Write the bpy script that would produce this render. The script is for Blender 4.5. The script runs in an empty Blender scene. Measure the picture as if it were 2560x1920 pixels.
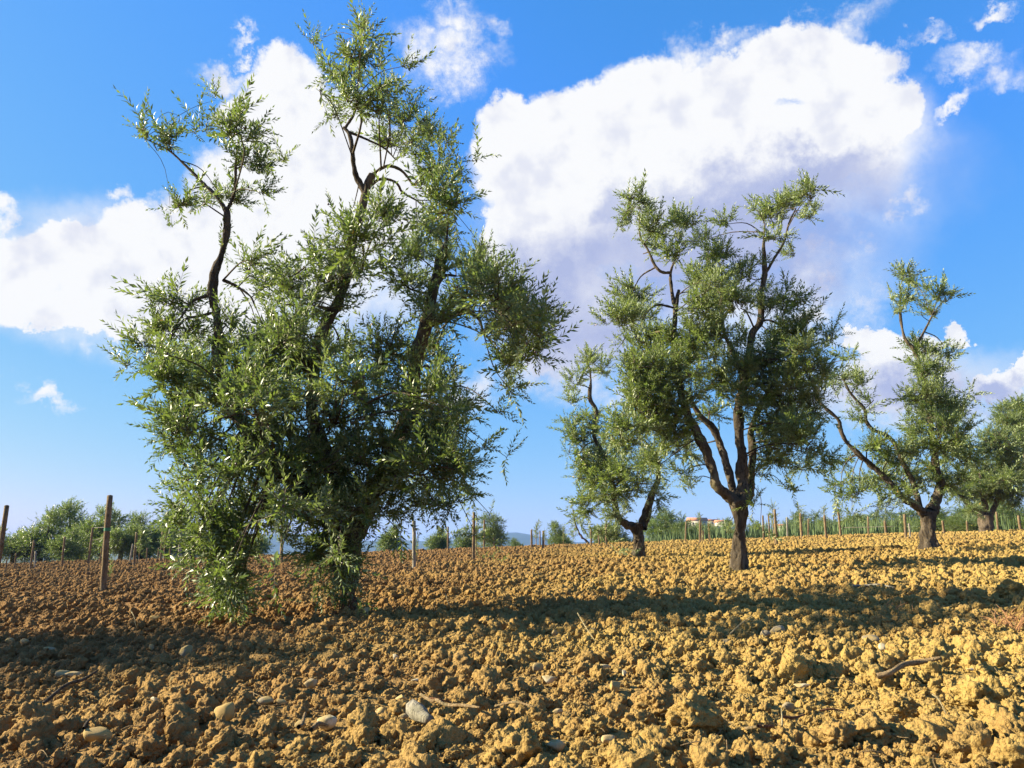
import bpy, bmesh, math, random
import numpy as np
from mathutils import Vector, Matrix, Euler

SC = bpy.context.scene
COL = SC.collection
random.seed(7)
RNG = np.random.default_rng(11)
R = math.radians

# ------------------------------------------------------------------ camera
F = 1934.0                       # focal length in pixels of the 2560 px wide photograph
PITCH = math.atan((1370 - 960) / F)
CZ = 0.60
cam = bpy.data.cameras.new("camera")
cam.sensor_width = 36.0
cam.lens = 36.0 * F / 2560.0
cam.clip_start = 0.05
cam.clip_end = 20000
camo = bpy.data.objects.new("camera", cam)
COL.objects.link(camo)
camo.location = (0, 0, CZ)
camo.rotation_euler = (math.pi / 2 + PITCH, 0, 0)
SC.camera = camo

# ------------------------------------------------------------------ view, sun
SC.view_settings.view_transform = 'Standard'
SC.view_settings.look = 'None'
SC.view_settings.gamma = 1.0
SC.view_settings.use_curve_mapping = False
SC.view_settings.exposure = 1.75
SUN_AZ, SUN_EL = R(-83), R(26)
SUNV = Vector((math.sin(SUN_AZ) * math.cos(SUN_EL), math.cos(SUN_AZ) * math.cos(SUN_EL), math.sin(SUN_EL)))
sun = bpy.data.lights.new("sun", 'SUN')
sun.energy = 5.0
sun.angle = R(0.53)
sun.color = (1.0, 0.90, 0.62)
suno = bpy.data.objects.new("sun", sun)
COL.objects.link(suno)
suno.location = (-60, 20, 60)
suno.rotation_euler = SUNV.to_track_quat('Z', 'Y').to_euler()
SC.cycles.max_bounces = 6
SC.cycles.transparent_max_bounces = 8
SC.cycles.volume_bounces = 0
SC.cycles.caustics_reflective = False
SC.cycles.caustics_refractive = False

SIN, COS = math.sin(PITCH), math.cos(PITCH)
def ray(px, py):
    u, v = (px - 1280) / F, (960 - py) / F
    return np.array((u, COS - v * SIN, SIN + v * COS))
def pt(px, py, Y):
    d = ray(px, py)
    return np.array((0, 0, CZ)) + d * (Y / d[1])
def terrain(x, y):
    x = np.asarray(x, float); y = np.asarray(y, float)
    xs = 40 * np.tanh(x / 40)
    ys = np.where(y < 60, y, 60 + 40 * np.tanh((y - 60) / 40))
    z = CZ - 0.57 + 0.035 * xs + 0.02 * ys
    d = np.clip(y - 26, 0, None)
    return z - 0.06 * d * d / (d + 15)
def ground_hit(px, py, ymax=45):
    d = ray(px, py)
    for Y in np.arange(1.0, ymax, 0.02):
        p = np.array((0, 0, CZ)) + d * (Y / d[1])
        if p[2] <= terrain(p[0], p[1]):
            return p
    return None

# ------------------------------------------------------------------ sky
W = bpy.data.worlds.new("World")
SC.world = W
W.use_nodes = True
NT = W.node_tree
for n in list(NT.nodes):
    NT.nodes.remove(n)
class NB:
    """small helper to write node graphs as expressions"""
    def __init__(s, nt): s.nt = nt
    def new(s, t, **kw):
        n = s.nt.nodes.new(t)
        for k, v in kw.items(): setattr(n, k, v)
        return n
    def put(s, sock, v):
        if hasattr(v, 'is_linked') or isinstance(v, bpy.types.NodeSocket): s.nt.links.new(v, sock)
        else: sock.default_value = v
    def m(s, op, a, b=None, c=None, clamp=False):
        n = s.new('ShaderNodeMath', operation=op, use_clamp=clamp)
        s.put(n.inputs[0], a)
        if b is not None: s.put(n.inputs[1], b)
        if c is not None: s.put(n.inputs[2], c)
        return n.outputs[0]
    def v(s, op, a, b=None, scale=None):
        n = s.new('ShaderNodeVectorMath', operation=op)
        s.put(n.inputs[0], a)
        if b is not None: s.put(n.inputs[1], b)
        if scale is not None: s.put(n.inputs['Scale'], scale)
        return n.outputs['Value'] if op in ('LENGTH', 'DOT_PRODUCT') else n.outputs[0]
    def v3(s, op, a, b, c):
        n = s.new('ShaderNodeVectorMath', operation=op)
        for k, q in enumerate((a, b, c)): s.put(n.inputs[k], q)
        return n.outputs[0]
    def smooth(s, x, a, b, lo=0.0, hi=1.0):
        n = s.new('ShaderNodeMapRange', interpolation_type='SMOOTHSTEP')
        s.put(n.inputs['Value'], x)
        n.inputs['From Min'].default_value = a; n.inputs['From Max'].default_value = b
        n.inputs['To Min'].default_value = lo; n.inputs['To Max'].default_value = hi
        return n.outputs[0]
    def noise(s, vec, scale, detail=6, rough=0.55, out='Fac', lac=2.0, dist=0.0):
        n = s.new('ShaderNodeTexNoise')
        if vec is not None: s.put(n.inputs['Vector'], vec)
        n.inputs['Scale'].default_value = scale; n.inputs['Detail'].default_value = detail
        n.inputs['Roughness'].default_value = rough; n.inputs['Lacunarity'].default_value = lac
        n.inputs['Distortion'].default_value = dist
        return n.outputs['Fac' if out == 'Fac' else 'Color']
    def mix(s, f, a, b, mode='MIX'):
        n = s.new('ShaderNodeMix', data_type='RGBA', blend_type=mode)
        s.put(n.inputs[0], f)
        for sk, v in ((n.inputs[6], a), (n.inputs[7], b)):
            if isinstance(v, tuple) and len(v) == 3: v = v + (1,)
            s.put(sk, v)
        return n.outputs[2]
B = NB(NT)
SKY_STRENGTH = 0.05
DIR = B.new('ShaderNodeTexCoord').outputs['Generated']
sep = B.new('ShaderNodeSeparateXYZ'); NT.links.new(DIR, sep.inputs[0])
AZ = B.m('ARCTAN2', sep.outputs[0], sep.outputs[1])
EL = B.m('ARCSINE', sep.outputs[2])
sky = B.new('ShaderNodeTexSky', sky_type='NISHITA', sun_disc=False)
sky.sun_elevation = SUN_EL; sky.sun_rotation = SUN_AZ % (2 * math.pi)
sky.air_density = 1.0; sky.dust_density = 0.35; sky.ozone_density = 4.0
DISP = 2.0 ** SC.view_settings.exposure
ss = B.new('ShaderNodeSeparateColor'); NT.links.new(sky.outputs[0], ss.inputs[0])
cc = B.new('ShaderNodeCombineColor'); q = 1.0 / (SKY_STRENGTH * DISP)
NT.links.new(B.m('MULTIPLY', B.m('POWER', ss.outputs[0], 1.10), 0.104 * q), cc.inputs[0])   # grade the clear sky towards a vivid blue
NT.links.new(B.m('MULTIPLY', B.m('POWER', ss.outputs[1], 0.563), 0.268 * q), cc.inputs[1])
NT.links.new(B.m('MULTIPLY', B.m('MINIMUM', B.m('DIVIDE', ss.outputs[2], 2.9), 1.0), 0.965 * q), cc.inputs[2])
SKYC = cc.outputs[0]

def D2A(x, y):                       # direction of a sky feature -> azimuth, elevation
    d = ray(x * 1.1573, y * 1.1573)
    return math.atan2(d[0], d[1]), math.asin(d[2] / np.linalg.norm(d))
def ell_params(e):
    x, y, rx, ry = e[:4]
    a, el = D2A(x, y)
    ra = (D2A(x + rx, y)[0] - D2A(x - rx, y)[0]) / 2
    re = (D2A(x, y - ry)[1] - D2A(x, y + ry)[1]) / 2
    return a, el, ra, re, R(e[4]) if len(e) > 4 else 0.0
def ell_field(P, ells, k, lo, hi, margin):
    """distance to a union of soft ellipses; only those that reach the azimuth range lo..hi"""
    acc = None
    for e in ells:
        a, el, ra, re, ro = ell_params(e)
        if a + margin * ra < lo or a - margin * ra > hi: continue
        mp = B.new('ShaderNodeMapping', vector_type='TEXTURE')
        # each step hangs on the one before it, so few values are alive at once
        NT.links.new(P if acc is None else B.v3('MULTIPLY_ADD', acc, (1e-7, 1e-7, 0), P), mp.inputs['Vector'])
        mp.inputs['Location'].default_value = (a, el, 0)
        mp.inputs['Scale'].default_value = (ra, re, 1)
        mp.inputs['Rotation'].default_value = (0, 0, ro)
        L = B.v('LENGTH', mp.outputs[0])
        acc = L if acc is None else B.m('SMOOTH_MIN', acc, L, k)
    return acc if acc is not None else 9.0
CUMULUS = [  # left bank
 (620,195,92,92),(570,270,95,80),(680,330,170,140),(760,420,180,160),(600,450,190,150),(450,530,170,115),
 (320,530,125,85),(235,570,130,80),(120,545,110,62),(40,600,110,95),(90,655,100,48),(230,660,140,55),(320,705,95,48),(430,650,170,110),(650,560,150,110),
 # bank right of the tall tree
 
 (1130,275,88,68),(1085,345,58,90),(1250,250,105,80),(1330,225,80,60),(1200,370,175,120),(1410,215,120,100),
 (1580,180,150,90),(1720,125,150,92),(1830,165,110,95),(1905,250,82,88),(1500,330,250,150),(1750,320,210,110),
 (1250,480,200,130),(1480,470,260,125),(1170,600,140,110),(1260,690,130,95),(1080,520,55,70),(1195,735,95,75),
 # low bank on the right
 (1842,722,46,24),(1885,735,62,38),(1970,745,75,36),(2065,722,28,24),(1930,820,150,78),(2150,835,80,42),(2205,790,22,40),
 # beyond the frame
 (2330,560,90,60),(2400,420,120,90),(-120,480,140,110)]
SOFT = [(960,190,95,50),(1475,105,50,55),(1000,120,40,80),(1010,170,50,45),(1450,660,280,110),(1700,630,200,110),(1250,780,160,70),(525,82,34,24),(990,40,75,55),(1000,120,80,75),(905,110,70,50),(1040,60,50,40),(1490,90,55,45),(1560,70,90,35),(1800,40,110,50),
        (2110,150,110,42,-12),(2150,205,95,40,15),(2080,245,90,26,20),(2140,22,70,26),(1985,90,60,22,-20),
        (240,450,40,22),(500,150,60,40),(1950,430,110,60),(1780,600,170,120),(1300,790,160,80),(1150,740,120,110),(1700,700,150,90),
        (28,808,46,13),(92,850,70,24),(250,690,120,60),(1000,860,70,60),(930,880,80,60),(380,740,120,40),(2000,880,220,60)]
MIST = [(1500,470,480,190),(1750,400,260,120),(1250,640,230,200),(1600,610,310,130),(1900,320,125,135),(1930,830,260,90),(300,610,430,140),(700,560,270,210)]
GREY = [(1620,450,320,90),(1800,395,190,70),(1480,560,260,120),(1180,650,170,120),(1250,720,170,110),(1700,560,200,110),(1330,440,60,80),
        (1930,830,170,75),(2150,850,100,40),(1330,560,130,110),(1700,440,300,70)]
WHITE = tuple(c / SKY_STRENGTH / DISP for c in (0.97, 0.975, 0.99))
LAV = tuple(c / SKY_STRENGTH / DISP for c in (0.45, 0.51, 0.77))
HZ = B.smooth(EL, R(-1.5), R(2))
def wrap_bg(col):
    bg = B.new('ShaderNodeBackground'); bg.inputs[1].default_value = SKY_STRENGTH
    NT.links.new(col, bg.inputs[0]); return bg.outputs[0]
def column(lo, hi):
    """the part of the sky between two azimuths"""
    c = B.new('ShaderNodeCombineXYZ'); NT.links.new(AZ, c.inputs[0]); NT.links.new(EL, c.inputs[1]); P = c.outputs[0]
    n1 = B.noise(DIR, 9, 3, 0.5, 'Color'); n2 = B.noise(DIR, 26, 8, 0.68, 'Color')
    def warp(a1, a2):
        q = B.v3('MULTIPLY_ADD', n1, (a1, a1, 0), P); q = B.v3('MULTIPLY_ADD', n2, (a2, a2, 0), q)
        return B.v('SUBTRACT', q, ((a1 + a2) / 2, (a1 + a2) / 2, 0))
    fC = ell_field(warp(.055, .055), CUMULUS, 0.10, lo, hi, 1.9)
    dC = B.smooth(fC, 1.12, 0.86)
    fW = ell_field(warp(.11, .10), SOFT, 0.15, lo, hi, 2.2)
    wn = B.noise(DIR, 20, 8, 0.66)
    dW = B.m('MULTIPLY', B.smooth(fW, 1.25, 0.15), B.smooth(wn, 0.30, 0.62))
    fG = ell_field(warp(.12, .10), GREY, 0.25, lo, hi, 2.6)
    sn = B.m('MULTIPLY', B.m('SUBTRACT', B.noise(DIR, 11, 6, 0.55), 0.5), 1.3)
    shade = B.m('MULTIPLY', B.m('ADD', B.smooth(fG, 1.55, 0.25), sn, clamp=True), B.smooth(fG, 1.6, 0.9))
    ra = B.noise(DIR, 13, 5, 0.5); rb = B.noise(B.v('ADD', DIR, tuple(SUNV * 0.022)), 13, 5, 0.5)
    relief = B.m('MULTIPLY', B.smooth(B.m('SUBTRACT', rb, ra), 0.0, 0.16), 0.34)      # side of each billow turned from the sun
    shade = B.m('MAXIMUM', shade, relief)
    dM = B.m('MULTIPLY', B.smooth(ell_field(warp(.09, .05), MIST, 0.25, lo, hi, 2.4), 1.3, 0.35), B.smooth(wn, 0.15, 0.55, 0.45, 0.95))
    dens = B.m('MULTIPLY', B.m('MAXIMUM', B.m('MAXIMUM', dC, dM), dW), HZ)
    return wrap_bg(B.mix(dens, SKYC, B.mix(shade, WHITE, LAV)))
def elsewhere():
    gn = B.noise(DIR, 3.2, 5, 0.58)
    return wrap_bg(B.mix(B.m('MULTIPLY', B.smooth(gn, 0.57, 0.66), B.m('MULTIPLY', HZ, 0.9)), SKYC, B.mix(0.75, WHITE, LAV)))
def sh_mix(f, a, b_):
    n = B.new('ShaderNodeMixShader'); B.put(n.inputs[0], f); NT.links.new(a, n.inputs[1]); NT.links.new(b_, n.inputs[2]); return n.outputs[0]
cuts = [-0.80, -0.31, -0.10, 0.08, 0.28, 0.80]
cur = elsewhere()
for lo, hi in zip(cuts[:-1], cuts[1:]):
    inside = B.m('MULTIPLY', B.m('GREATER_THAN', AZ, lo), B.m('LESS_THAN', AZ, hi))
    inside = B.m('MULTIPLY', inside, B.m('MULTIPLY', B.m('GREATER_THAN', EL, R(-1.5)), B.m('LESS_THAN', EL, R(46))))
    cur = sh_mix(inside, cur, column(lo - .03, hi + .03))
wo = B.new('ShaderNodeOutputWorld'); NT.links.new(cur, wo.inputs[0])

# ------------------------------------------------------------------ numpy noise
def _hash(ix, iy, iz, seed):
    h = (ix.astype(np.int64) * 374761393 + iy.astype(np.int64) * 668265263 + iz.astype(np.int64) * 2147483647 + seed * 974634777) & 0xFFFFFFFF
    h = ((h ^ (h >> 13)) * 1274126177) & 0xFFFFFFFF
    h = ((h ^ (h >> 16)) * 2246822519) & 0xFFFFFFFF
    return ((h ^ (h >> 15)) & 0xFFFFFF) / float(0xFFFFFF)
def vnoise(p, seed=0):
    p = np.asarray(p, float)
    i = np.floor(p).astype(np.int64); f = p - i
    f = f * f * f * (f * (f * 6 - 15) + 10)
    r = 0
    for dx in (0, 1):
        for dy in (0, 1):
            for dz in (0, 1):
                w = (f[:, 0] if dx else 1 - f[:, 0]) * (f[:, 1] if dy else 1 - f[:, 1]) * (f[:, 2] if dz else 1 - f[:, 2])
                r = r + w * _hash(i[:, 0] + dx, i[:, 1] + dy, i[:, 2] + dz, seed)
    return r * 2 - 1
def fbm(p, oct=4, seed=0, gain=0.5):
    a, s, r = 1.0, 1.0, 0
    for o in range(oct):
        r = r + a * vnoise(p * s + o * 17.3, seed + o); a *= gain; s *= 2.03
    return r

# ------------------------------------------------------------------ mesh / object helpers
def link(o, parent=None):
    COL.objects.link(o)
    if parent is not None: o.parent = parent
    return o
def mesh_np(name, verts, faces, mat, tint=None, smooth=False):
    """verts (N,3), faces (M,k) with one k"""
    verts = np.ascontiguousarray(verts, np.float32); faces = np.ascontiguousarray(faces, np.int32)
    me = bpy.data.meshes.new(name)
    me.vertices.add(len(verts)); me.vertices.foreach_set('co', verts.ravel())
    k = faces.shape[1]
    me.loops.add(faces.size); me.loops.foreach_set('vertex_index', faces.ravel())
    me.polygons.add(len(faces)); me.polygons.foreach_set('loop_start', np.arange(0, faces.size, k, dtype=np.int32))
    if smooth: me.polygons.foreach_set('use_smooth', np.ones(len(faces), bool))
    if tint is not None:
        a = me.attributes.new('tint', 'FLOAT', 'POINT'); a.data.foreach_set('value', np.ascontiguousarray(tint, np.float32))
    me.update(calc_edges=True)
    if mat: me.materials.append(mat)
    return me
def obj(name, me, parent=None):
    o = bpy.data.objects.new(name, me)
    return link(o, parent)
def thing(name, label, cat, loc=(0, 0, 0), group=None):
    o = bpy.data.objects.new(name, None); o.empty_display_size = 0.1
    link(o); o.location = loc
    tag(o, label, cat, group); return o
def tag(o, label, cat, group=None):
    o['label'] = label; o['category'] = cat
    if group: o['group'] = group
    return o
def catmull(P, rad, n):
    P = np.asarray(P, float); rad = np.asarray(rad, float)
    if len(P) == 2: P = np.vstack([P[0], (P[0] + P[1]) / 2, P[1]]); rad = np.array([rad[0], (rad[0] + rad[1]) / 2, rad[1]])
    Q = np.vstack([2 * P[0] - P[1], P, 2 * P[-1] - P[-2]]); out = []; ro = []
    for i in range(len(P) - 1):
        for t in np.linspace(0, 1, n, endpoint=False):
            a, b, c, d = Q[i:i + 4]
            out.append(0.5 * (2 * b + (c - a) * t + (2 * a - 5 * b + 4 * c - d) * t * t + (3 * b - a - 3 * c + d) * t ** 3))
            ro.append(rad[i] * (1 - t) + rad[i + 1] * t)
    out.append(P[-1]); ro.append(rad[-1])
    return np.array(out), np.array(ro)
def tube(P, rad, sides=8, knob=0.0, seed=0, cap=True):
    """returns verts, quad faces (cap triangles as degenerate-free fan via centre quads)"""
    P = np.asarray(P, float); n = len(P)
    T = np.gradient(P, axis=0); T /= np.linalg.norm(T, axis=1)[:, None] + 1e-9
    ref = np.array((0.0, 1.0, 0.0)) if abs(T[0][1]) < 0.8 else np.array((1.0, 0, 0))
    U = np.cross(T, ref); U /= np.linalg.norm(U, axis=1)[:, None] + 1e-9
    V = np.cross(T, U)
    a = np.linspace(0, 2 * math.pi, sides, endpoint=False)
    ring = np.cos(a)[None, :, None] * U[:, None, :] + np.sin(a)[None, :, None] * V[:, None, :]
    rr = np.repeat(np.asarray(rad, float)[:, None], sides, 1)
    if knob:
        q = (P[:, None, :] + ring * rr[..., None])
        sc = 0.55 / max(np.mean(rad), 1e-3)
        qq = (q * np.array((1, 1, 0.45)) * sc).reshape(-1, 3)
        rr = rr * (1 + knob * fbm(qq, 4, seed, 0.6).reshape(n, sides))
    verts = (P[:, None, :] + ring * rr[..., None]).reshape(-1, 3)
    i = np.arange(n - 1)[:, None] * sides; j = np.arange(sides)[None, :]; j2 = (j + 1) % sides
    F_ = np.stack([i + j, i + j2, i + sides + j2, i + sides + j], -1).reshape(-1, 4)
    if cap:
        verts = np.vstack([verts, P[-1] + T[-1] * rad[-1] * 0.35])
        c = len(verts) - 1; b = (n - 1) * sides
        capf = [(b + k, b + (k + 1) % sides, c, c) for k in range(sides)]
        F_ = np.vstack([F_, np.array([(x, y, z, z) for x, y, z, _ in capf])])
    return verts, F_
def tris(F_):
    F_ = np.asarray(F_)
    a = F_[:, [0, 1, 2]]; b = F_[:, [0, 2, 3]]
    b = b[(b[:, 1] != b[:, 2])]
    return np.vstack([a, b])
class Acc:
    def __init__(s): s.v, s.f, s.t, s.n = [], [], [], 0
    def add(s, v, f, t=0.0):
        s.v.append(v); s.f.append(np.asarray(f) + s.n); s.n += len(v)
        s.t.append(np.full(len(v), t) if np.isscalar(t) else t)
    def mesh(s, name, mat, smooth=False):
        return mesh_np(name, np.vstack(s.v), np.vstack(s.f), mat, np.concatenate(s.t), smooth)

# ------------------------------------------------------------------ materials
def material(name):
    m = bpy.data.materials.new(name); m.use_nodes = True
    b = NB(m.node_tree); p = m.node_tree.nodes['Principled BSDF']
    return m, b, p
def bump(b, p, h, strength, dist):
    n = b.new('ShaderNodeBump'); n.inputs['Strength'].default_value = strength; n.inputs['Distance'].default_value = dist
    b.put(n.inputs['Height'], h); b.nt.links.new(n.outputs[0], p.inputs['Normal'])
def soil_material(name, grass=False):
    m, b, p = material(name)
    pos = b.new('ShaderNodeNewGeometry').outputs['Position']
    oi = b.new('ShaderNodeObjectInfo')
    n1 = b.noise(pos, 0.55, 4, 0.6); n2 = b.noise(pos, 9, 6, 0.65); n3 = b.noise(pos, 70, 5, 0.7)
    c = b.mix(b.smooth(n1, 0.35, 0.65), SOIL_A, SOIL_B)
    c = b.mix(b.m('MULTIPLY', b.smooth(n2, 0.42, 0.72), 0.6), c, SOIL_C)
    c = b.mix(b.m('MULTIPLY', b.smooth(n3, 0.55, 0.75), 0.35), c, SOIL_D)
    c = b.mix(b.m('MULTIPLY', oi.outputs['Random'], 0.45), c, SOIL_E)
    sx = b.new('ShaderNodeSeparateXYZ'); b.put(sx.inputs[0], pos)
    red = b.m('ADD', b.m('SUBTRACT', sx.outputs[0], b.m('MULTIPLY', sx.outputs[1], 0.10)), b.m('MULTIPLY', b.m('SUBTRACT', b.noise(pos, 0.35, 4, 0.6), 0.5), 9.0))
    c = b.mix(b.smooth(red, 2.5, -4.0, 0.0, 0.85), c, b.mix(n2, (0.155, 0.080, 0.038), (0.265, 0.148, 0.064)))     # shaded clod sides on the left, painted in as a redder tint
    if grass:
        s = b.new('ShaderNodeSeparateXYZ'); b.put(s.inputs[0], pos)
        wob = b.m('MULTIPLY', b.m('SUBTRACT', b.noise(pos, 0.7, 5, 0.6), 0.5), 3.0)
        g = b.smooth(b.m('ADD', s.outputs[1], wob), 41.5, 42.5)
        gc = b.mix(b.noise(pos, 0.06, 6, 0.6), (0.045, 0.065, 0.020), (0.10, 0.095, 0.04))
        c = b.mix(g, c, gc)
    b.put(p.inputs['Base Color'], c)
    p.inputs['Roughness'].default_value = 1.0
    p.inputs['Specular IOR Level'].default_value = 0.08
    vo = b.new('ShaderNodeTexVoronoi', feature='F1'); b.put(vo.inputs['Vector'], pos); vo.inputs['Scale'].default_value = 75; vo.inputs['Randomness'].default_value = 1.0
    vo2 = b.new('ShaderNodeTexVoronoi', feature='F1'); b.put(vo2.inputs['Vector'], pos); vo2.inputs['Scale'].default_value = 170
    h = b.m('ADD', b.noise(pos, 60, 6, 0.72), b.m('ADD', b.m('MULTIPLY', vo.outputs['Distance'], -0.7), b.m('MULTIPLY', vo2.outputs['Distance'], -0.3)))
    bump(b, p, h, 0.85, 0.012)
    return m
SOIL_A, SOIL_B, SOIL_C, SOIL_D, SOIL_E = (0.335, 0.225, 0.074), (0.265, 0.160, 0.058), (0.375, 0.267, 0.093), (0.150, 0.084, 0.038), (0.355, 0.244, 0.076)
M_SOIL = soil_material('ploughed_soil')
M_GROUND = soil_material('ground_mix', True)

def leaf_material():
    m, b, p = material('olive_leaf')
    at = b.new('ShaderNodeAttribute', attribute_name='tint').outputs['Fac']
    geo = b.new('ShaderNodeNewGeometry')
    top = b.mix(at, (0.034, 0.066, 0.012), (0.150, 0.195, 0.042))
    top = b.mix(b.smooth(at, 0.975, 0.985), top, (0.42, 0.22, 0.03))
    under = b.mix(at, (0.15, 0.19, 0.09), (0.30, 0.35, 0.19))
    c = b.mix(geo.outputs['Backfacing'], top, under)
    stem = b.smooth(at, -0.05, -0.1)
    c = b.mix(stem, c, (0.16, 0.13, 0.075))
    b.put(p.inputs['Base Color'], c)
    b.put(p.inputs['Roughness'], b.m('ADD', b.m('MULTIPLY', geo.outputs['Backfacing'], 0.20), 0.38))
    p.inputs['Specular IOR Level'].default_value = 0.5
    tr = b.new('ShaderNodeBsdfTranslucent')
    b.put(tr.inputs['Color'], b.mix(at, (0.11, 0.18, 0.025), (0.29, 0.37, 0.075)))
    mx = b.new('ShaderNodeMixShader')
    b.put(mx.inputs[0], b.m('MULTIPLY', b.m('SUBTRACT', 1.0, stem), 0.36))
    b.nt.links.new(p.outputs[0], mx.inputs[1]); b.nt.links.new(tr.outputs[0], mx.inputs[2])
    out = m.node_tree.nodes['Material Output']; b.nt.links.new(mx.outputs[0], out.inputs['Surface'])
    return m
M_LEAF = leaf_material()
def bark_material(name, c1, c2, c3, scale=1.0):
    m, b, p = material(name)
    tc = b.new('ShaderNodeTexCoord').outputs['Object']
    st = b.v('MULTIPLY', tc, (1, 1, 0.35))
    n1 = b.noise(st, 7 * scale, 6, 0.65); n2 = b.noise(st, 38 * scale, 6, 0.7); n3 = b.noise(tc, 3 * scale, 4, 0.6)
    c = b.mix(b.smooth(n1, 0.35, 0.65), c1, c2)
    c = b.mix(b.smooth(n2, 0.5, 0.68), c, c3)
    c = b.mix(b.m('MULTIPLY', b.smooth(n3, 0.55, 0.7), 0.5), c, (0.13, 0.12, 0.055))
    b.put(p.inputs['Base Color'], c); p.inputs['Roughness'].default_value = 0.95
    p.inputs['Specular IOR Level'].default_value = 0.15
    bump(b, p, b.m('ADD', n1, b.m('MULTIPLY', n2, 0.8)), 1.0, 0.035)
    return m
M_BARK = bark_material('olive_bark', (0.050, 0.038, 0.028), (0.135, 0.105, 0.076), (0.018, 0.013, 0.010))
M_BARKF = bark_material('far_olive_bark', (0.075, 0.056, 0.042), (0.15, 0.115, 0.085), (0.04, 0.03, 0.022))
M_STAKE = bark_material('stake_wood', (0.15, 0.10, 0.058), (0.25, 0.18, 0.11), (0.07, 0.045, 0.028), 1.6)
M_STAKEG = bark_material('grey_stake_wood', (0.24, 0.21, 0.17), (0.38, 0.34, 0.28), (0.13, 0.11, 0.09), 1.6)
M_TWIG = bark_material('dry_twig', (0.30, 0.20, 0.105), (0.42, 0.30, 0.17), (0.16, 0.09, 0.05), 4)
M_TWIGR = bark_material('reddish_twig', (0.22, 0.10, 0.055), (0.30, 0.15, 0.08), (0.12, 0.05, 0.03), 4)
M_STRAW = bark_material('pale_straw', (0.45, 0.35, 0.19), (0.55, 0.45, 0.26), (0.30, 0.22, 0.12), 4)
def simple(name, col, rough=0.8, var=0.25, scale=30, bmp=0.3, spec=0.3):
    m, b, p = material(name)
    tc = b.new('ShaderNodeTexCoord').outputs['Object']
    n = b.noise(tc, scale, 6, 0.65)
    b.put(p.inputs['Base Color'], b.mix(b.smooth(n, 0.3, 0.7), tuple(x * (1 - var) for x in col), tuple(min(1, x * (1 + var)) for x in col)))
    p.inputs['Roughness'].default_value = rough; p.inputs['Specular IOR Level'].default_value = spec
    bump(b, p, n, bmp, 0.01)
    if 'stone' in name:                                  # dried soil sticking to it
        g = b.nt.nodes.new('ShaderNodeNewGeometry').outputs['Position']
        base = p.inputs['Base Color'].links[0].from_socket
        b.put(p.inputs['Base Color'], b.mix(b.m('MULTIPLY', b.smooth(b.noise(g, 26, 5, 0.65), 0.42, 0.6), 0.8), base, SOIL_A))
    return m
M_STONE = {'grey': simple('grey_stone', (0.23, 0.18, 0.12), 0.9), 'pale': simple('pale_stone', (0.37, 0.27, 0.15), 0.9),
           'white': simple('white_stone', (0.50, 0.42, 0.29), 0.85, 0.25), 'tan': simple('tan_stone', (0.33, 0.215, 0.085), 0.9)}
M_GRASS = simple('tall_grass', (0.085, 0.125, 0.045), 0.7, 0.35, 3)
M_DRY = simple('dry_grass', (0.30, 0.15, 0.07), 0.8, 0.3, 8)
M_OLIVE = simple('ripe_olive', (0.05, 0.018, 0.035), 0.35, 0.3, 9, 0.0, 0.5)
M_HILL = simple('hill_woods', (0.022, 0.036, 0.024), 0.95, 0.3, 0.02, 0.0)
M_WALL = simple('house_plaster', (0.52, 0.47, 0.40), 0.9, 0.06, 0.5, 0.0)
M_ROOF = simple('house_tiles', (0.42, 0.17, 0.09), 0.9, 0.2, 2.0, 0.0)
M_DARK = simple('window_dark', (0.03, 0.03, 0.035), 0.4, 0.1, 2.0, 0.0)
M_PINK = simple('pink_cloth', (0.75, 0.12, 0.20), 0.8, 0.08, 5, 0.1)
M_WIRE = simple('pale_cord', (0.5, 0.44, 0.30), 0.8, 0.1, 5, 0.1)
M_GREENTIE = simple('green_tie', (0.04, 0.16, 0.08), 0.6, 0.1, 5, 0.1)

# ------------------------------------------------------------------ ground
TREE_BASES = {}
MOUNDS = []                                        # (x, y, height, radius)
b1 = ground_hit(872, 1545); b2 = ground_hit(1850, 1428); b3 = ground_hit(1590, 1397); b4 = ground_hit(2320, 1382)
for b_, h_, r_ in ((b1, 0.03, 0.45), (b2, 0.03, 0.55), (b3, 0.03, 0.5), (b4, 0.03, 0.55)):
    MOUNDS.append((b_[0], b_[1], h_, r_))
def soil_h(x, y):
    """height of the ploughed surface"""
    x = np.asarray(x, float); y = np.asarray(y, float)
    p = np.stack([x, y, np.zeros_like(x)], -1)
    h = terrain(x, y)
    h = h + 0.035 * vnoise(p * 1.1, 3) + 0.022 * vnoise(p * 3.0, 4)
    h = h + 0.026 * (0.5 - np.abs(vnoise(p * 6.5, 5))) + 0.016 * (0.5 - np.abs(vnoise(p * 15, 6))) + 0.008 * (0.5 - np.abs(vnoise(p * 36, 8)))
    for mx, my, mh, mr in MOUNDS:
        h = h + mh * np.exp(-((x - mx) ** 2 + (y - my) ** 2) / mr ** 2)
    return h
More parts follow.
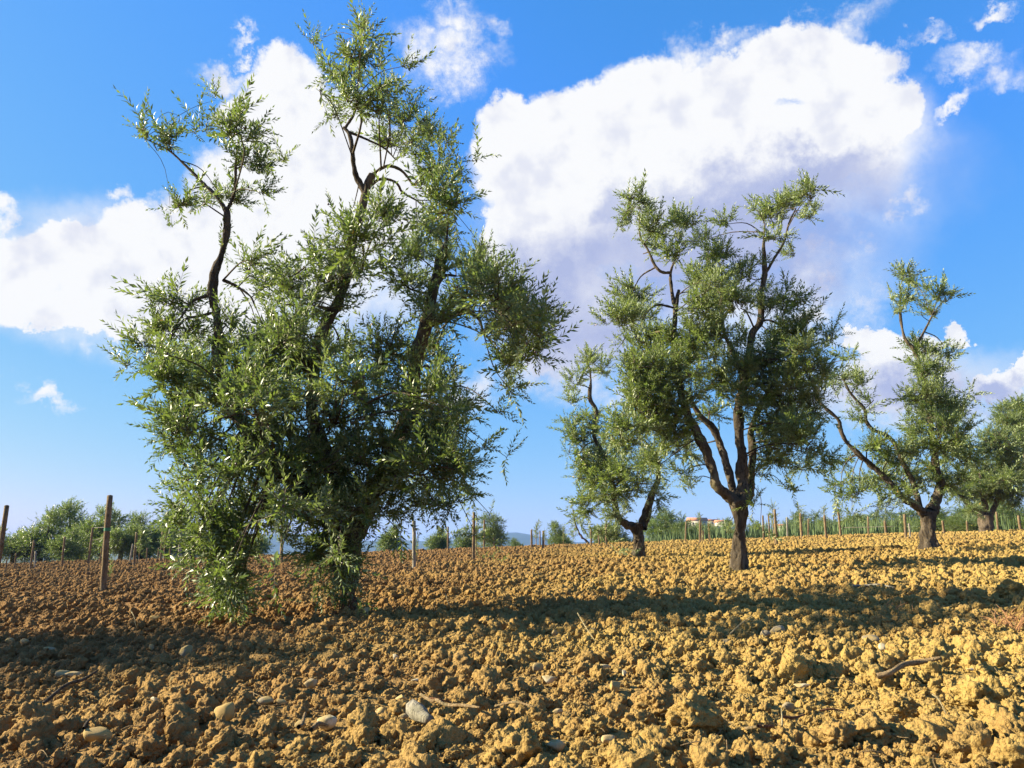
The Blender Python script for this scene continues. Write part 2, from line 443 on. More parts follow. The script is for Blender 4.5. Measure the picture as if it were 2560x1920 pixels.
def build_field():
    yy = np.concatenate([np.linspace(-4, 1.0, 34, endpoint=False), np.geomspace(1.0, 41, 470)])
    t = np.linspace(-1, 1, 620)
    w = 3.0 + 0.95 * np.abs(yy)
    X = (t[None, :] * w[:, None]); Y = np.repeat(yy[:, None], len(t), 1)
    Z = soil_h(X.ravel(), Y.ravel())
    V = np.stack([X.ravel(), Y.ravel(), Z], -1)
    n, m = X.shape
    i = np.arange(n - 1)[:, None] * m; j = np.arange(m - 1)[None, :]
    F_ = np.stack([i + j, i + j + 1, i + m + j + 1, i + m + j], -1).reshape(-1, 4)
    o = obj('ploughed_field', mesh_np('ploughed_field', V, F_, M_SOIL, smooth=True)); o['kind'] = 'structure'
    # big ground sheet
    s = np.linspace(-1, 1, 181); g = np.sinh(s * 6.0) / np.sinh(6.0) * 6000
    X, Y = np.meshgrid(g, g); X = X.ravel(); Y = Y.ravel()
    Z = terrain(X, Y) - 0.16 * np.clip((44 - Y) / 3, 0.1, 1)
    Z = np.where(Y > 120, Z - (Y - 120) * 0.012, Z)
    V = np.stack([X, Y, np.maximum(Z, -12)], -1)
    n = len(g); i = np.arange(n - 1)[:, None] * n; j = np.arange(n - 1)[None, :]
    F_ = np.stack([i + j, i + j + 1, i + n + j + 1, i + n + j], -1).reshape(-1, 4)
    o = obj('ground', mesh_np('ground', V, F_, M_GROUND, smooth=True)); o['kind'] = 'structure'
build_field()
def build_hills():
    def ridge(name, Y0, Y1, f, x0, x1, seed):
        xs = np.linspace(x0, x1, 160); ts = np.linspace(0, 1, 14)
        V = []
        for t in ts:
            prof = math.sin(math.pi * t)
            for x in xs:
                V.append((x, Y0 + (Y1 - Y0) * t, -14 + (f(x) + 14) * prof))
        V = np.array(V); V[:, 2] += 2.5 * fbm(V * 0.012, 4, seed) * (V[:, 2] > -13)
        n, m = len(ts), len(xs); i = np.arange(n - 1)[:, None] * m; j = np.arange(m - 1)[None, :]
        F_ = np.stack([i + j, i + j + 1, i + m + j + 1, i + m + j], -1).reshape(-1, 4)
        o = obj(name, mesh_np(name, V, F_, M_HILL, smooth=True)); o['kind'] = 'structure'
    g = lambda x, c, w, h: h * math.exp(-((x - c) / w) ** 2)
    ridge('hills', 1700, 2500, lambda x: -2 + g(x, 25, 95, 33) + g(x, -80, 90, 18) + g(x, -260, 160, 16) + g(x, 230, 120, 16) + g(x, -620, 240, 34) + g(x, -1100, 300, 26) + g(x, 900, 500, 30), -2200, 2200, 5)
build_hills()

# ------------------------------------------------------------------ clods
def ico(sub):
    bm = bmesh.new(); bmesh.ops.create_icosphere(bm, subdivisions=sub, radius=1.0)
    v = np.array([q.co[:] for q in bm.verts]); f = np.array([[l.index for l in q.verts] for q in bm.faces]); bm.free()
    return v, f
ICO3 = ico(5); ICO2 = ico(4)
def clod_mesh(name, seed, lo=False, mat=None):
    v, f = (ICO2 if lo else ICO3); v = v.copy(); r = np.random.default_rng(seed)
    base = v + 0
    d = 0.80 + 0.34 * vnoise(base * 1.15 + seed * 7.7, seed)
    v = v * d[:, None]
    for k in range(4):                                   # broken faces
        n = r.normal(size=3); n /= np.linalg.norm(n); c = r.uniform(0.50, 0.75)
        s = v @ n; v = v - np.clip(s - c, 0, None)[:, None] * n * 0.75
    w = base + 0.16 * np.stack([vnoise(base * 3 + k * 9.1, seed + 20 + k) for k in range(3)], -1)
    e = 0.50 * np.abs(vnoise(w * 2.3 + seed, seed + 1)) + 0.25 * np.abs(vnoise(w * 4.7 + seed, seed + 2)) + 0.13 * np.abs(vnoise(w * 9.5 + seed, seed + 3)) + 0.06 * vnoise(w * 19, seed + 4)
    v = v + base * e[:, None]
    v += 0.035 * np.stack([vnoise(v * 8 + k * 5.1, seed + 9 + k) for k in range(3)], -1)
    v *= np.array((1.0, r.uniform(0.75, 1.0), r.uniform(0.65, 0.85)))
    v -= v.mean(0); v /= np.abs(v).max() * 0.95
    return mesh_np(name, v, f, mat or M_SOIL, smooth=True)
CLOD_ME = [clod_mesh('soil_clod', 10 + k, lo=True) for k in range(10)]
CLOD_BIG = [clod_mesh('soil_clod', 40 + k) for k in range(5)]
CLOD_COL = bpy.data.collections.new('clods'); COL.children.link(CLOD_COL)

STONES = [  # px, py, width, height (px), material, angular, label
 (463,1640,30,36,'grey',1,'upright grey stone in the lower left tree shadow, its left face pale'),
 (458,1656,18,14,'pale',0,'small pale stone leaning at the foot of the upright grey stone'),
 (157,1688,34,20,'pale',0,'pale lilac stone, left one of a pair at the shadow edge'),
 (183,1697,38,16,'pale',1,'long pale stone, right one of a pair at the shadow edge'),
 (383,1812,26,34,'white',1,'pointed whitish stone standing among the lower left clods'),
 (555,1866,56,44,'tan',0,'big smooth tan stone with a pale streak near the bottom left'),
 (237,1912,58,30,'tan',0,'big smooth brown stone cut by the bottom edge on the left'),
 (434,1715,21,21,'tan',0,'round ochre pebble up slope of the pointed whitish stone'),
 (386,1563,32,18,'tan',1,'flat tan stone on the upper edge of the lower left shadow'),
 (443,1522,28,18,'grey',1,'grey stone next to a brown clod below the thick round stake'),
 (22,1613,26,14,'grey',1,'grey stone in the shadow at the left edge'),
 (60,1613,18,10,'grey',0,'flat grey pebble in the shadow close to the left edge'),
 (127,1630,38,14,'grey',0,'long low grey stone lying in the lower left shadow'),
 (376,1636,16,14,'grey',1,'small grey stone left of the upright grey stone in shadow'),
 (76,1875,26,16,'tan',0,'smooth tan pebble in the bottom left corner area'),
 (773,1755,30,30,'pale',1,'angular pale stone among clods below the large trunk'),
 (658,1810,44,22,'grey',0,'long greyish stone left of the whitish round stone'),
 (700,1812,24,12,'pale',0,'slim pale stone between the long greyish and the whitish round stone'),
 (815,1866,42,36,'white',0,'whitish round stone near the bottom, left of centre'),
 (952,1808,30,24,'pale',0,'pale rounded stone left of the forked dry twig'),
 (1000,1776,44,24,'pale',1,'pale yellow stone capped by a clod above the forked twig'),
 (1039,1718,22,10,'white',1,'flat whitish chip in the centre foreground'),
 (987,1663,18,18,'white',1,'small pointed white stone below the long tree shadow'),
 (747,1870,44,24,'grey',1,'broad brownish grey stone at the bottom left of the whitish round one'),
 (1008,1846,22,16,'grey',1,'dark grey stone between the forked twig and the bottom edge'),
 (1150,1477,48,9,'white',1,'long white stone lying up slope right of the large trunk'),
 (915,1560,15,16,'pale',0,'small pale stone at the foot of the large olive trunk'),
 (709,1624,28,12,'grey',1,'flat grey stone on the soil left below the large trunk'),
 (1372,1712,42,26,'white',1,'wedge shaped white stone below the long shadow'),
 (1344,1692,30,22,'grey',0,'grey stone touching the wedge shaped white stone'),
 (1506,1697,36,18,'white',0,'white edged pebble right of the wedge shaped stone'),
 (1561,1716,14,18,'white',1,'small bright stone above the angular tan stone'),
 (1540,1743,44,30,'tan',1,'angular tan stone with dark shaded right face'),
 (1393,1782,26,16,'pale',1,'flat pale chip below the wedge shaped stone'),
 (1391,1912,42,28,'pale',0,'half buried pale stone at the bottom edge near the centre'),
 (1522,1918,40,18,'pale',0,'pale stone cut by the bottom edge right of the centre'),
 (1603,1634,20,18,'grey',0,'round grey stone at the lower rim of the long shadow'),
 (1716,1622,18,14,'white',0,'round whitish pebble at the lower rim of the long shadow'),
 (1815,1622,22,12,'grey',0,'flat grey pebble left of a straw stem at the shadow rim'),
 (1915,1610,26,22,'grey',0,'rounded grey stone right of a straw stem at the shadow rim'),
 (1386,1604,20,16,'grey',1,'grey stone inside the long tree shadow'),
 (1482,1591,22,10,'grey',1,'bluish grey stone inside the long tree shadow'),
 (1944,1600,46,24,'grey',1,'large grey stone at the lower rim of the shadow, right side'),
 (2177,1610,42,14,'grey',0,'flat wide grey stone up slope of the round white one'),
 (2208,1641,22,18,'white',0,'round bright white stone on sunlit soil at the right'),
 (2334,1620,26,14,'pale',1,'pale stone right of the flat wide grey one'),
 (2002,1717,42,14,'white',1,'long white stone among yellow clods, right side'),
 (2504,1680,16,16,'white',1,'white and dark split stone near the right edge'),
 (2432,1711,18,10,'white',1,'small white chip above the largest rounded clod'),
 (2433,1779,9,12,'white',0,'tiny white pebble stuck in the largest rounded clod'),
 (2128,1828,30,24,'grey',0,'grey rounded stone beside a thin reddish twig'),
 (2418,1857,22,16,'grey',1,'light grey stone in a hollow below the largest clod'),
 (1969,1772,38,20,'grey',1,'dark stone in a deep shaded hollow, right side'),
 (2252,1402,14,12,'white',0,'white stone on the sunlit strip left below the dark leaning trunk'),
 (1830,1410,16,9,'pale',0,'pale stone left of the thick bare trunk'),
 (1750,1411,20,8,'pale',1,'flat pale stone left of the mound of the thick bare trunk')]
def scatter_clods():
    pts = []
    k = 0.10
    edges = np.geomspace(1.2, 40, 60)
    for y0, y1 in zip(edges[:-1], edges[1:]):
        y = (y0 + y1) / 2; w = 1.4 + 0.80 * y
        rmin = max(0.0055, 0.0016 * y)
        n = int(k / rmin ** 2 * (2 * w) * (y1 - y0) * (0.8 if y < 20 else 0.7))
        X = RNG.uniform(-w, w, n); Y = RNG.uniform(y0, y1, n)
        r = np.minimum(rmin * RNG.uniform(0.015, 1, n) ** (-0.55 if y < 3.5 else -0.48), 0.062 if y < 3.5 else 0.05)
        pts.append(np.stack([X, Y, r], -1))
    P = np.vstack(pts)
    # patchiness: big ones come in groups
    dens = vnoise(np.stack([P[:, 0] * 1.6, P[:, 1] * 1.6, P[:, 0] * 0], -1), 21)
    P[:, 2] *= np.clip(1 + 0.35 * dens, 0.6, 1.4)
    for x, y in ((b1[0], b1[1]), (b2[0], b2[1]), (b3[0], b3[1]), (b4[0], b4[1])):
        d = np.hypot(P[:, 0] - x, P[:, 1] - y); P = P[d > 0.14]
    for px, py, w, h, *_ in STONES:                      # clods do not lie on top of the stones
        g = ground_hit(px, py)
        if g is None: continue
        rs = w / 2 / F * np.linalg.norm(g - np.array((0, 0, CZ)))
        dx, dy = P[:, 0] - g[0], P[:, 1] - g[1]
        hit = (np.hypot(dx, dy) < rs * .75 + P[:, 2] * .75) | ((np.abs(dx) < rs + P[:, 2] * .4) & (dy < 0) & (dy > -2.2 * P[:, 2] - rs) & (P[:, 2] > .45 * rs))
        P = P[~hit]
    Z = soil_h(P[:, 0], P[:, 1]) + P[:, 2] * RNG.uniform(0.0, 0.55, len(P))
    rot = RNG.uniform(0, 2 * math.pi, (len(P), 3)); idx = RNG.integers(0, 10, len(P))
    app = P[:, 2] / np.hypot(P[:, 0], P[:, 1])
    vis = (np.abs(P[:, 0]) < 0.64 * P[:, 1]) & (P[:, 1] > 1.75)
    order = np.argsort(-app * vis)
    near, rest = order[:284], order[284:]
    for i in near:
        o = bpy.data.objects.new('soil_clod', CLOD_ME[idx[i]])
        CLOD_COL.objects.link(o)
        o.location = (P[i, 0], P[i, 1], Z[i]); o.rotation_euler = rot[i]; o.scale = (P[i, 2],) * 3
        tag(o, 'ochre crumbly clod of ploughed soil lying loose in the foreground', 'soil clod', 'loose clods in the foreground')
    me = bpy.data.meshes.new('clod_scatter')
    me.from_pydata(np.column_stack([P[rest, 0], P[rest, 1], Z[rest]]).tolist(), [], [])
    a = me.attributes.new('rot', 'FLOAT_VECTOR', 'POINT'); a.data.foreach_set('vector', rot[rest].astype(np.float32).ravel())
    a = me.attributes.new('scl', 'FLOAT', 'POINT'); a.data.foreach_set('value', P[rest, 2].astype(np.float32))
    a = me.attributes.new('pick', 'INT', 'POINT'); a.data.foreach_set('value', idx[rest].astype(np.int32))
    me.materials.append(M_SOIL)
    o = obj('clods_of_soil', me); o['kind'] = 'stuff'; o['label'] = 'countless smaller ochre clods covering the whole ploughed field'; o['category'] = 'soil clods'
    # one collection of ten source shapes (the first ten loose clods of each shape)
    src = bpy.data.collections.new('clod_shapes')
    used = set()
    for q in CLOD_COL.objects:
        nm = q.data.name
        if nm not in used: used.add(nm); src.objects.link(q)
    COL.children.link(src)
    ng = bpy.data.node_groups.new('scatter_clods', 'GeometryNodeTree')
    ng.interface.new_socket('Geometry', in_out='INPUT', socket_type='NodeSocketGeometry')
    ng.interface.new_socket('Geometry', in_out='OUTPUT', socket_type='NodeSocketGeometry')
    N, L = ng.nodes, ng.links
    gi, go = N.new('NodeGroupInput'), N.new('NodeGroupOutput')
    ci = N.new('GeometryNodeCollectionInfo'); ci.inputs['Collection'].default_value = src
    ci.inputs['Separate Children'].default_value = True; ci.inputs['Reset Children'].default_value = True
    ip = N.new('GeometryNodeInstanceOnPoints'); ip.inputs['Pick Instance'].default_value = True
    def named(nm, ty):
        q = N.new('GeometryNodeInputNamedAttribute'); q.data_type = ty; q.inputs['Name'].default_value = nm
        return q.outputs['Attribute']
    L.new(gi.outputs[0], ip.inputs['Points']); L.new(ci.outputs[0], ip.inputs['Instance'])
    L.new(named('pick', 'INT'), ip.inputs['Instance Index'])
    e2r = N.new('FunctionNodeEulerToRotation'); L.new(named('rot', 'FLOAT_VECTOR'), e2r.inputs[0]); L.new(e2r.outputs[0], ip.inputs['Rotation'])
    L.new(named('scl', 'FLOAT'), ip.inputs['Scale'])
    L.new(ip.outputs[0], go.inputs[0])
    md = o.modifiers.new('scatter', 'NODES'); md.node_group = ng
    return len(P)
scatter_clods()

def place(px, py):
    p = ground_hit(px, py); p[2] = float(soil_h(p[0:1], p[1:2])[0]); return p
BIGCLODS = [  # px, py, width px, label
 (2461, 1790, 118, 'largest rounded ochre clod with a tiny white pebble stuck in its face'),
 (2180, 1885, 110, 'large broad ochre clod cut by the bottom edge of the photo'),
 (1735, 1868, 135, 'wide lumpy ochre clod with a hollow dark right side near the bottom edge'),
 (1640, 1795, 95, 'big jagged ochre clod in front of the angular tan stone'),
 (1459, 1808, 58, 'flat topped ochre clod right of the forked dry twig'),
 (1511, 1775, 46, 'smooth faced roundish clod just under the angular tan stone'),
 (892, 1832, 46, 'block shaped pale clod with a flat front right of the whitish stone'),
 (672, 1722, 55, 'crumbly round clod up slope of the angular pale stone'),
 (185, 1655, 66, 'round brown clod standing up out of the tree shadow, its left side sunlit'),
 (2365, 1490, 44, 'dark clod standing proud in the shaded strip'),
 (2530, 1500, 66, 'big sunlit yellow clod at the right edge above the dry grass'),
 (2100, 1900, 90, 'ochre clod in the bottom row, left of the widest broad clod'),
 (2250, 1790, 80, 'pitted ochre clod below the thick curved root'),
 (2330, 1800, 60, 'cracked clod beside the pale straw stem'),
 (2540, 1850, 110, 'tall clod at the bottom right corner'),
 (1490, 1880, 70, 'stubby clod above the half buried pale stone at the bottom edge')]
for k, (px, py, w, lb) in enumerate(BIGCLODS):
    p = place(px, py); d = np.linalg.norm(p - np.array((0, 0, CZ))); r = w / 2 / F * d
    o = bpy.data.objects.new('soil_clod', CLOD_BIG[k % 5]); CLOD_COL.objects.link(o)
    o.location = (p[0], p[1], p[2] + 0.45 * r); o.rotation_euler = (random.uniform(-0.4, 0.4), random.uniform(-0.4, 0.4), random.uniform(0, 6)); o.scale = (r, r, r * 1.05)
    tag(o, lb, 'soil clod', 'large clods in the foreground')

# ------------------------------------------------------------------ leaves
def sprig_template(seed, nodes=11, fine=True, lw=0.205, up=0.15):
    """unit-length shoot along +Z with opposite narrow leaves; returns verts, tris, leaf id (-1 = stem)"""
    r = np.random.default_rng(seed)
    bend = r.normal(size=2) * 0.16
    def axis(t): return np.array((bend[0] * t * t, bend[1] * t * t, t))
    def tang(t):
        q = np.array((2 * bend[0] * t, 2 * bend[1] * t, 1.0)); return q / np.linalg.norm(q)
    V, T, I = [], [], []
    # stem
    ts = np.linspace(0, 0.97, 4); n0 = 0
    for t in ts:
        rr = 0.0075 * (1 - 0.7 * t); c = axis(t)
        for a in (0, 2.1, 4.2): V.append(c + rr * np.array((math.cos(a), math.sin(a), 0))); I.append(-1)
    for k in range(3):
        for a in range(3):
            q, w = k * 3 + a, k * 3 + (a + 1) % 3
            T += [(q, w, w + 3), (q, w + 3, q + 3)]
    lid = 0
    phi0 = r.uniform(0, 6.28)
    for k in range(nodes):
        t = 0.06 + 0.94 * k / (nodes - 1)
        ph = phi0 + (k % 2) * math.pi / 2 + r.normal() * 0.25
        for s in (0, 1):
            if r.random() < 0.05: continue
            a = ph + s * math.pi + r.normal() * 0.15
            ax = tang(t)
            rad = np.array((math.cos(a), math.sin(a), 0)); rad -= ax * (rad @ ax); rad /= np.linalg.norm(rad)
            ang = (0.95 - 0.5 * t) * r.uniform(0.75, 1.25)
            if k == nodes - 1: ang = 0.25
            d = ax * math.cos(ang) + rad * math.sin(ang)
            nrm = ax * math.sin(ang) - rad * math.cos(ang)
            # small roll
            side = np.cross(nrm, d)
            ro = r.normal() * 0.35
            side, nrm = side * math.cos(ro) + nrm * math.sin(ro), nrm * math.cos(ro) - side * math.sin(ro)
            L = lw * r.uniform(0.75, 1.2) * (1.0 if k < nodes - 2 else 0.7); Wd = L * r.uniform(0.135, 0.185)
            b0 = axis(t) + d * 0.012; n = len(V)
            dr = -nrm * L * r.uniform(0.0, 0.12)
            if fine:
                V += [b0, b0 + d * L * .45 + side * Wd + nrm * Wd * .35, b0 + d * L * .45 - side * Wd + nrm * Wd * .35, b0 + d * L * .5, b0 + d * L + dr]
                T += [(n, n + 3, n + 1), (n, n + 2, n + 3), (n + 1, n + 3, n + 4), (n + 3, n + 2, n + 4)]; I += [lid] * 5
            else:
                V += [b0, b0 + d * L * .45 + side * Wd + nrm * Wd * .3, b0 + d * L * .45 - side * Wd + nrm * Wd * .3, b0 + d * L + dr]
                T += [(n, n + 3, n + 1), (n, n + 2, n + 3)]; I += [lid] * 4
            lid += 1
    return np.array(V), np.array(T), np.array(I)
T_FINE = [sprig_template(100 + k) for k in range(9)]
T_MID = [sprig_template(200 + k, 11, False, 0.22) for k in range(8)]
T_FAR = [sprig_template(300 + k, 7, False, 0.34) for k in range(6)]
# leaf faces point their upper side towards the shoot tip; check winding once
def _orient(tpl):
    V, T, I = tpl
    return V, T, I
def place_sprigs(acc, tpls, pos, dirs, scale, rng, tint0=None):
    n = len(pos)
    which = rng.integers(0, len(tpls), n)
    z = dirs / (np.linalg.norm(dirs, axis=1)[:, None] + 1e-9)
    rnd = rng.normal(size=(n, 3)); x = np.cross(rnd, z); x /= np.linalg.norm(x, axis=1)[:, None]; y = np.cross(z, x)
    Rm = np.stack([x, y, z], -1)                       # columns
    base_t = rng.uniform(0.1, 0.75, n) if tint0 is None else tint0
    for w in range(len(tpls)):
        s = np.where(which == w)[0]
        if not len(s): continue
        V, T, I = tpls[w]
        P = np.einsum('nij,vj->nvi', Rm[s] * scale[s][:, None, None], V) + pos[s][:, None, :]
        nl = I.max() + 1
        lt = np.clip(base_t[s][:, None] + rng.normal(0, 0.16, (len(s), nl)), 0.0, 0.97)
        lt = np.where(rng.random((len(s), nl)) < 0.004, 1.0, lt)
        tt = np.where(I[None, :] < 0, -1.0, lt[:, np.clip(I, 0, None)])
        off = (np.arange(len(s)) * len(V))[:, None, None]
        acc.add(P.reshape(-1, 3), (T[None] + off).reshape(-1, 3), tt.ravel())

# ------------------------------------------------------------------ olive trees
def limb_mesh(name, P, rad, sides, knob, seed, n=8, mat=None):
    c, r = catmull(P, rad, n)
    v, f = tube(c, r, sides, knob, seed)
    return mesh_np(name, v, tris(f), mat or M_BARK, smooth=True)
def olive(label, base, Y, trunk, limbs, blobs, tpls, sl, dens, depth, seed, group=None, leaf_k=1.0, olives=0, mat=None, bare_twigs=True):
    """trunk / limbs: [(px, py, depth offset, width px)...]; blobs: (px, py, rx, ry[, density[, depth offset]]) measured on the photograph"""
    rng = np.random.default_rng(seed)
    gz = float(soil_h(np.array([base[0]]), np.array([base[1]]))[0]) if Y < 40 else float(terrain(base[0], base[1]))
    root = thing('olive_tree', label, 'olive tree', (base[0], base[1], gz), group)
    org = np.array((base[0], base[1], gz))
    mpp = Y / F * 1.02                                # metres per pixel there
    allpts = []
    def path(L):
        return [pt(x, y, Y + d) for x, y, d, w in L], [w / 2 * mpp for *_, w in L]
    P, rad = path(trunk)
    P[0] = np.array((P[0][0], P[0][1], gz - 0.10))
    c, r = catmull(P, rad, 14)
    hz = np.clip((c[:, 2] - gz) / 0.35, 0, 1); r = r * (1 + 0.22 * (1 - hz) ** 2)
    v, f = tube(c, r * 0.80, 32, 0.5, seed)
    a = np.arctan2(v[:, 1] - base[1], v[:, 0] - base[0]); low = np.clip(1 - (v[:, 2] - gz) / 0.4, 0, 1)
    flute = 1 + 0.15 * np.sin(a * 5 + seed + 2.0 * v[:, 2]) * (0.4 + low)
    cx = np.interp(v[:, 2], c[:, 2], c[:, 0]); cy = np.interp(v[:, 2], c[:, 2], c[:, 1])
    v[:, 0] = cx + (v[:, 0] - cx) * flute; v[:, 1] = cy + (v[:, 1] - cy) * flute
    obj('trunk', mesh_np('trunk', v - org, tris(f), mat or M_BARK, smooth=True), root)
    allpts.append(np.column_stack([c, r]))
    for k, L in enumerate(limbs):
        P, rad = path(L)
        big = L[0][3] > 18
        c, r = catmull(P, rad, 8)
        v, f = tube(c, r, 14 if big else 8, 0.34 if big else 0.22, seed + k * 3)
        obj('limb', mesh_np('limb', v - org, tris(f), mat or M_BARK, smooth=True), root)
        allpts.append(np.column_stack([c, r]))
    allpts = np.vstack(allpts)
    leaf, tw = Acc(), Acc()
    spx = sl / mpp                                     # shoot length in px
    SP, SD, SS, ST = [], [], [], []
    fill = []
    for i_, a_ in enumerate(blobs):                     # loose growth between neighbouring clumps
        for b_ in blobs[i_ + 1:]:
            ka, kb = [q[4] if len(q) > 4 else 1.0 for q in (a_, b_)]
            dpx = math.hypot(a_[0] - b_[0], a_[1] - b_[1])
            if min(ka, kb) >= .8 and 0.55 * (a_[2] + b_[2]) < dpx < 1.15 * (a_[2] + b_[2]) and rng.random() < 0.55:
                fill.append(((a_[0] + b_[0]) / 2, (a_[1] + b_[1]) / 2, .36 * (a_[2] + b_[2]), .34 * (a_[3] + b_[3]), .5))
    for bl in list(blobs) + fill:
        px, py, rx, ry = bl[:4]; k = bl[4] if len(bl) > 4 else 1.0
        dz = bl[5] if len(bl) > 5 else float(np.clip(rng.normal(0, 0.45), -0.9, 0.9)) * depth
        c = pt(px, py, Y + dz)
        grow = 1.0 + 0.16 * min(1.0, k)
        ax = np.array((rx * mpp, (rx + ry) / 2 * mpp * 0.95, ry * mpp)) * grow
        k = k if k <= .9 else .9 + (k - .9) * .4
        n = max(3, int(dens * k * math.pi * rx * ry / (spx * spx * 0.19)))
        # branch from the nearest limb into the clump
        hng = np.clip((py - 1200) / 250, 0, 1)
        df = allpts[:, :3] - c
        dd = np.sqrt((df[:, :2] ** 2).sum(1) * 1.4 + df[:, 2] ** 2 * (1 - .7 * hng)) + hng * np.clip(c[2] + 0.15 - allpts[:, 2], 0, None) * 3
        q = allpts[np.argmin(dd)]
        mid = (q[:3] + c) / 2 + np.array((0, 0, 0.10 * np.linalg.norm(q[:3] - c))) + rng.normal(0, 0.04, 3)
        br0 = min(q[3] * 0.6, 0.004 + 0.0012 * n ** 0.5 * sl / 0.25)
        if np.linalg.norm(q[:3] - c) > 0.03:
            cc, rr = catmull([q[:3], mid, c], [br0, br0 * 0.75, br0 * 0.4], 4)
            v, f = tube(cc, rr, 5, 0.1, seed); tw.add(v, tris(f))
        nt = max(2, n // 6)
        d = rng.normal(size=(nt, 3)); d /= np.linalg.norm(d, axis=1)[:, None]
        d[:, 2] += 0.25; 
        rr = rng.uniform(0.2, 1.0, nt) ** 0.5
        shr = np.clip(1 - 0.62 * sl / ax, 0.22, 1.0)
        ends = c + d * rr[:, None] * ax * shr
        starts = c + (ends - c) * rng.uniform(0.0, 0.6, (nt, 1)) + rng.normal(0, 0.22, (nt, 3)) * ax * shr
        per = int(math.ceil(n / nt))
        for a_, e_ in zip(starts, ends):
            m_ = (a_ + e_) / 2 + rng.normal(0, 0.08, 3) * np.linalg.norm(e_ - a_) + np.array((0, 0, -0.02))
            if bare_twigs:
                cc, r2 = catmull([a_, m_, e_], [br0 * 0.45, br0 * 0.35, br0 * 0.16], 3)
                v, f = tube(cc, r2, 4, 0, seed, cap=False); tw.add(v, tris(f))
            tt = rng.uniform(0.15, 1.0, per)
            p_ = np.where(tt[:, None] < .5, a_ + (m_ - a_) * tt[:, None] * 2, m_ + (e_ - m_) * (tt[:, None] * 2 - 1))
            td = (e_ - a_); td = td / (np.linalg.norm(td) + 1e-6)
            out = (p_ - c) / ax; 
            hang = np.clip((py - 900) / 500, 0, 1)      # low skirts hang, tops reach up
            sd = 0.45 * td + 0.25 * out + rng.normal(0, 0.5, (per, 3)) + np.array((0, 0, 0.55 - 0.75 * hang))
            SP.append(p_); SD.append(sd)
            SS.append(sl * rng.uniform(0.65, 1.15, per) * np.where(rng.random(per) < 0.11, 1.5, 1.0))
            ST.append(np.clip(rng.normal(0.42 if Y < 7 else 0.62, 0.16) + rng.normal(0, 0.12, per), 0.02, 0.9))
    SP, SD, SS, ST = np.vstack(SP) - org, np.vstack(SD), np.concatenate(SS), np.concatenate(ST)
    place_sprigs(leaf, tpls, SP, SD, SS, rng, ST)
    o = obj('crown', leaf.mesh('crown', M_LEAF), root); o['kind'] = 'stuff'
    if tw.n:
        tw.v = [q - org for q in tw.v]
        o = obj('twigs', tw.mesh('twigs', mat or M_BARK, True), root); o['kind'] = 'stuff'
    if olives:
        ac = Acc(); v0, f0 = ico(1); s = rng.choice(len(SP), olives)
        for i in s:
            q = SP[i] + SD[i] / np.linalg.norm(SD[i]) * SS[i] * rng.uniform(0.1, 0.6) + rng.normal(0, 0.012, 3)
            ac.add(v0 * np.array((0.0075, 0.0075, 0.011)) + q, f0)
        o = obj('olives', ac.mesh('olives', M_OLIVE, True), root); o['kind'] = 'stuff'
    return root

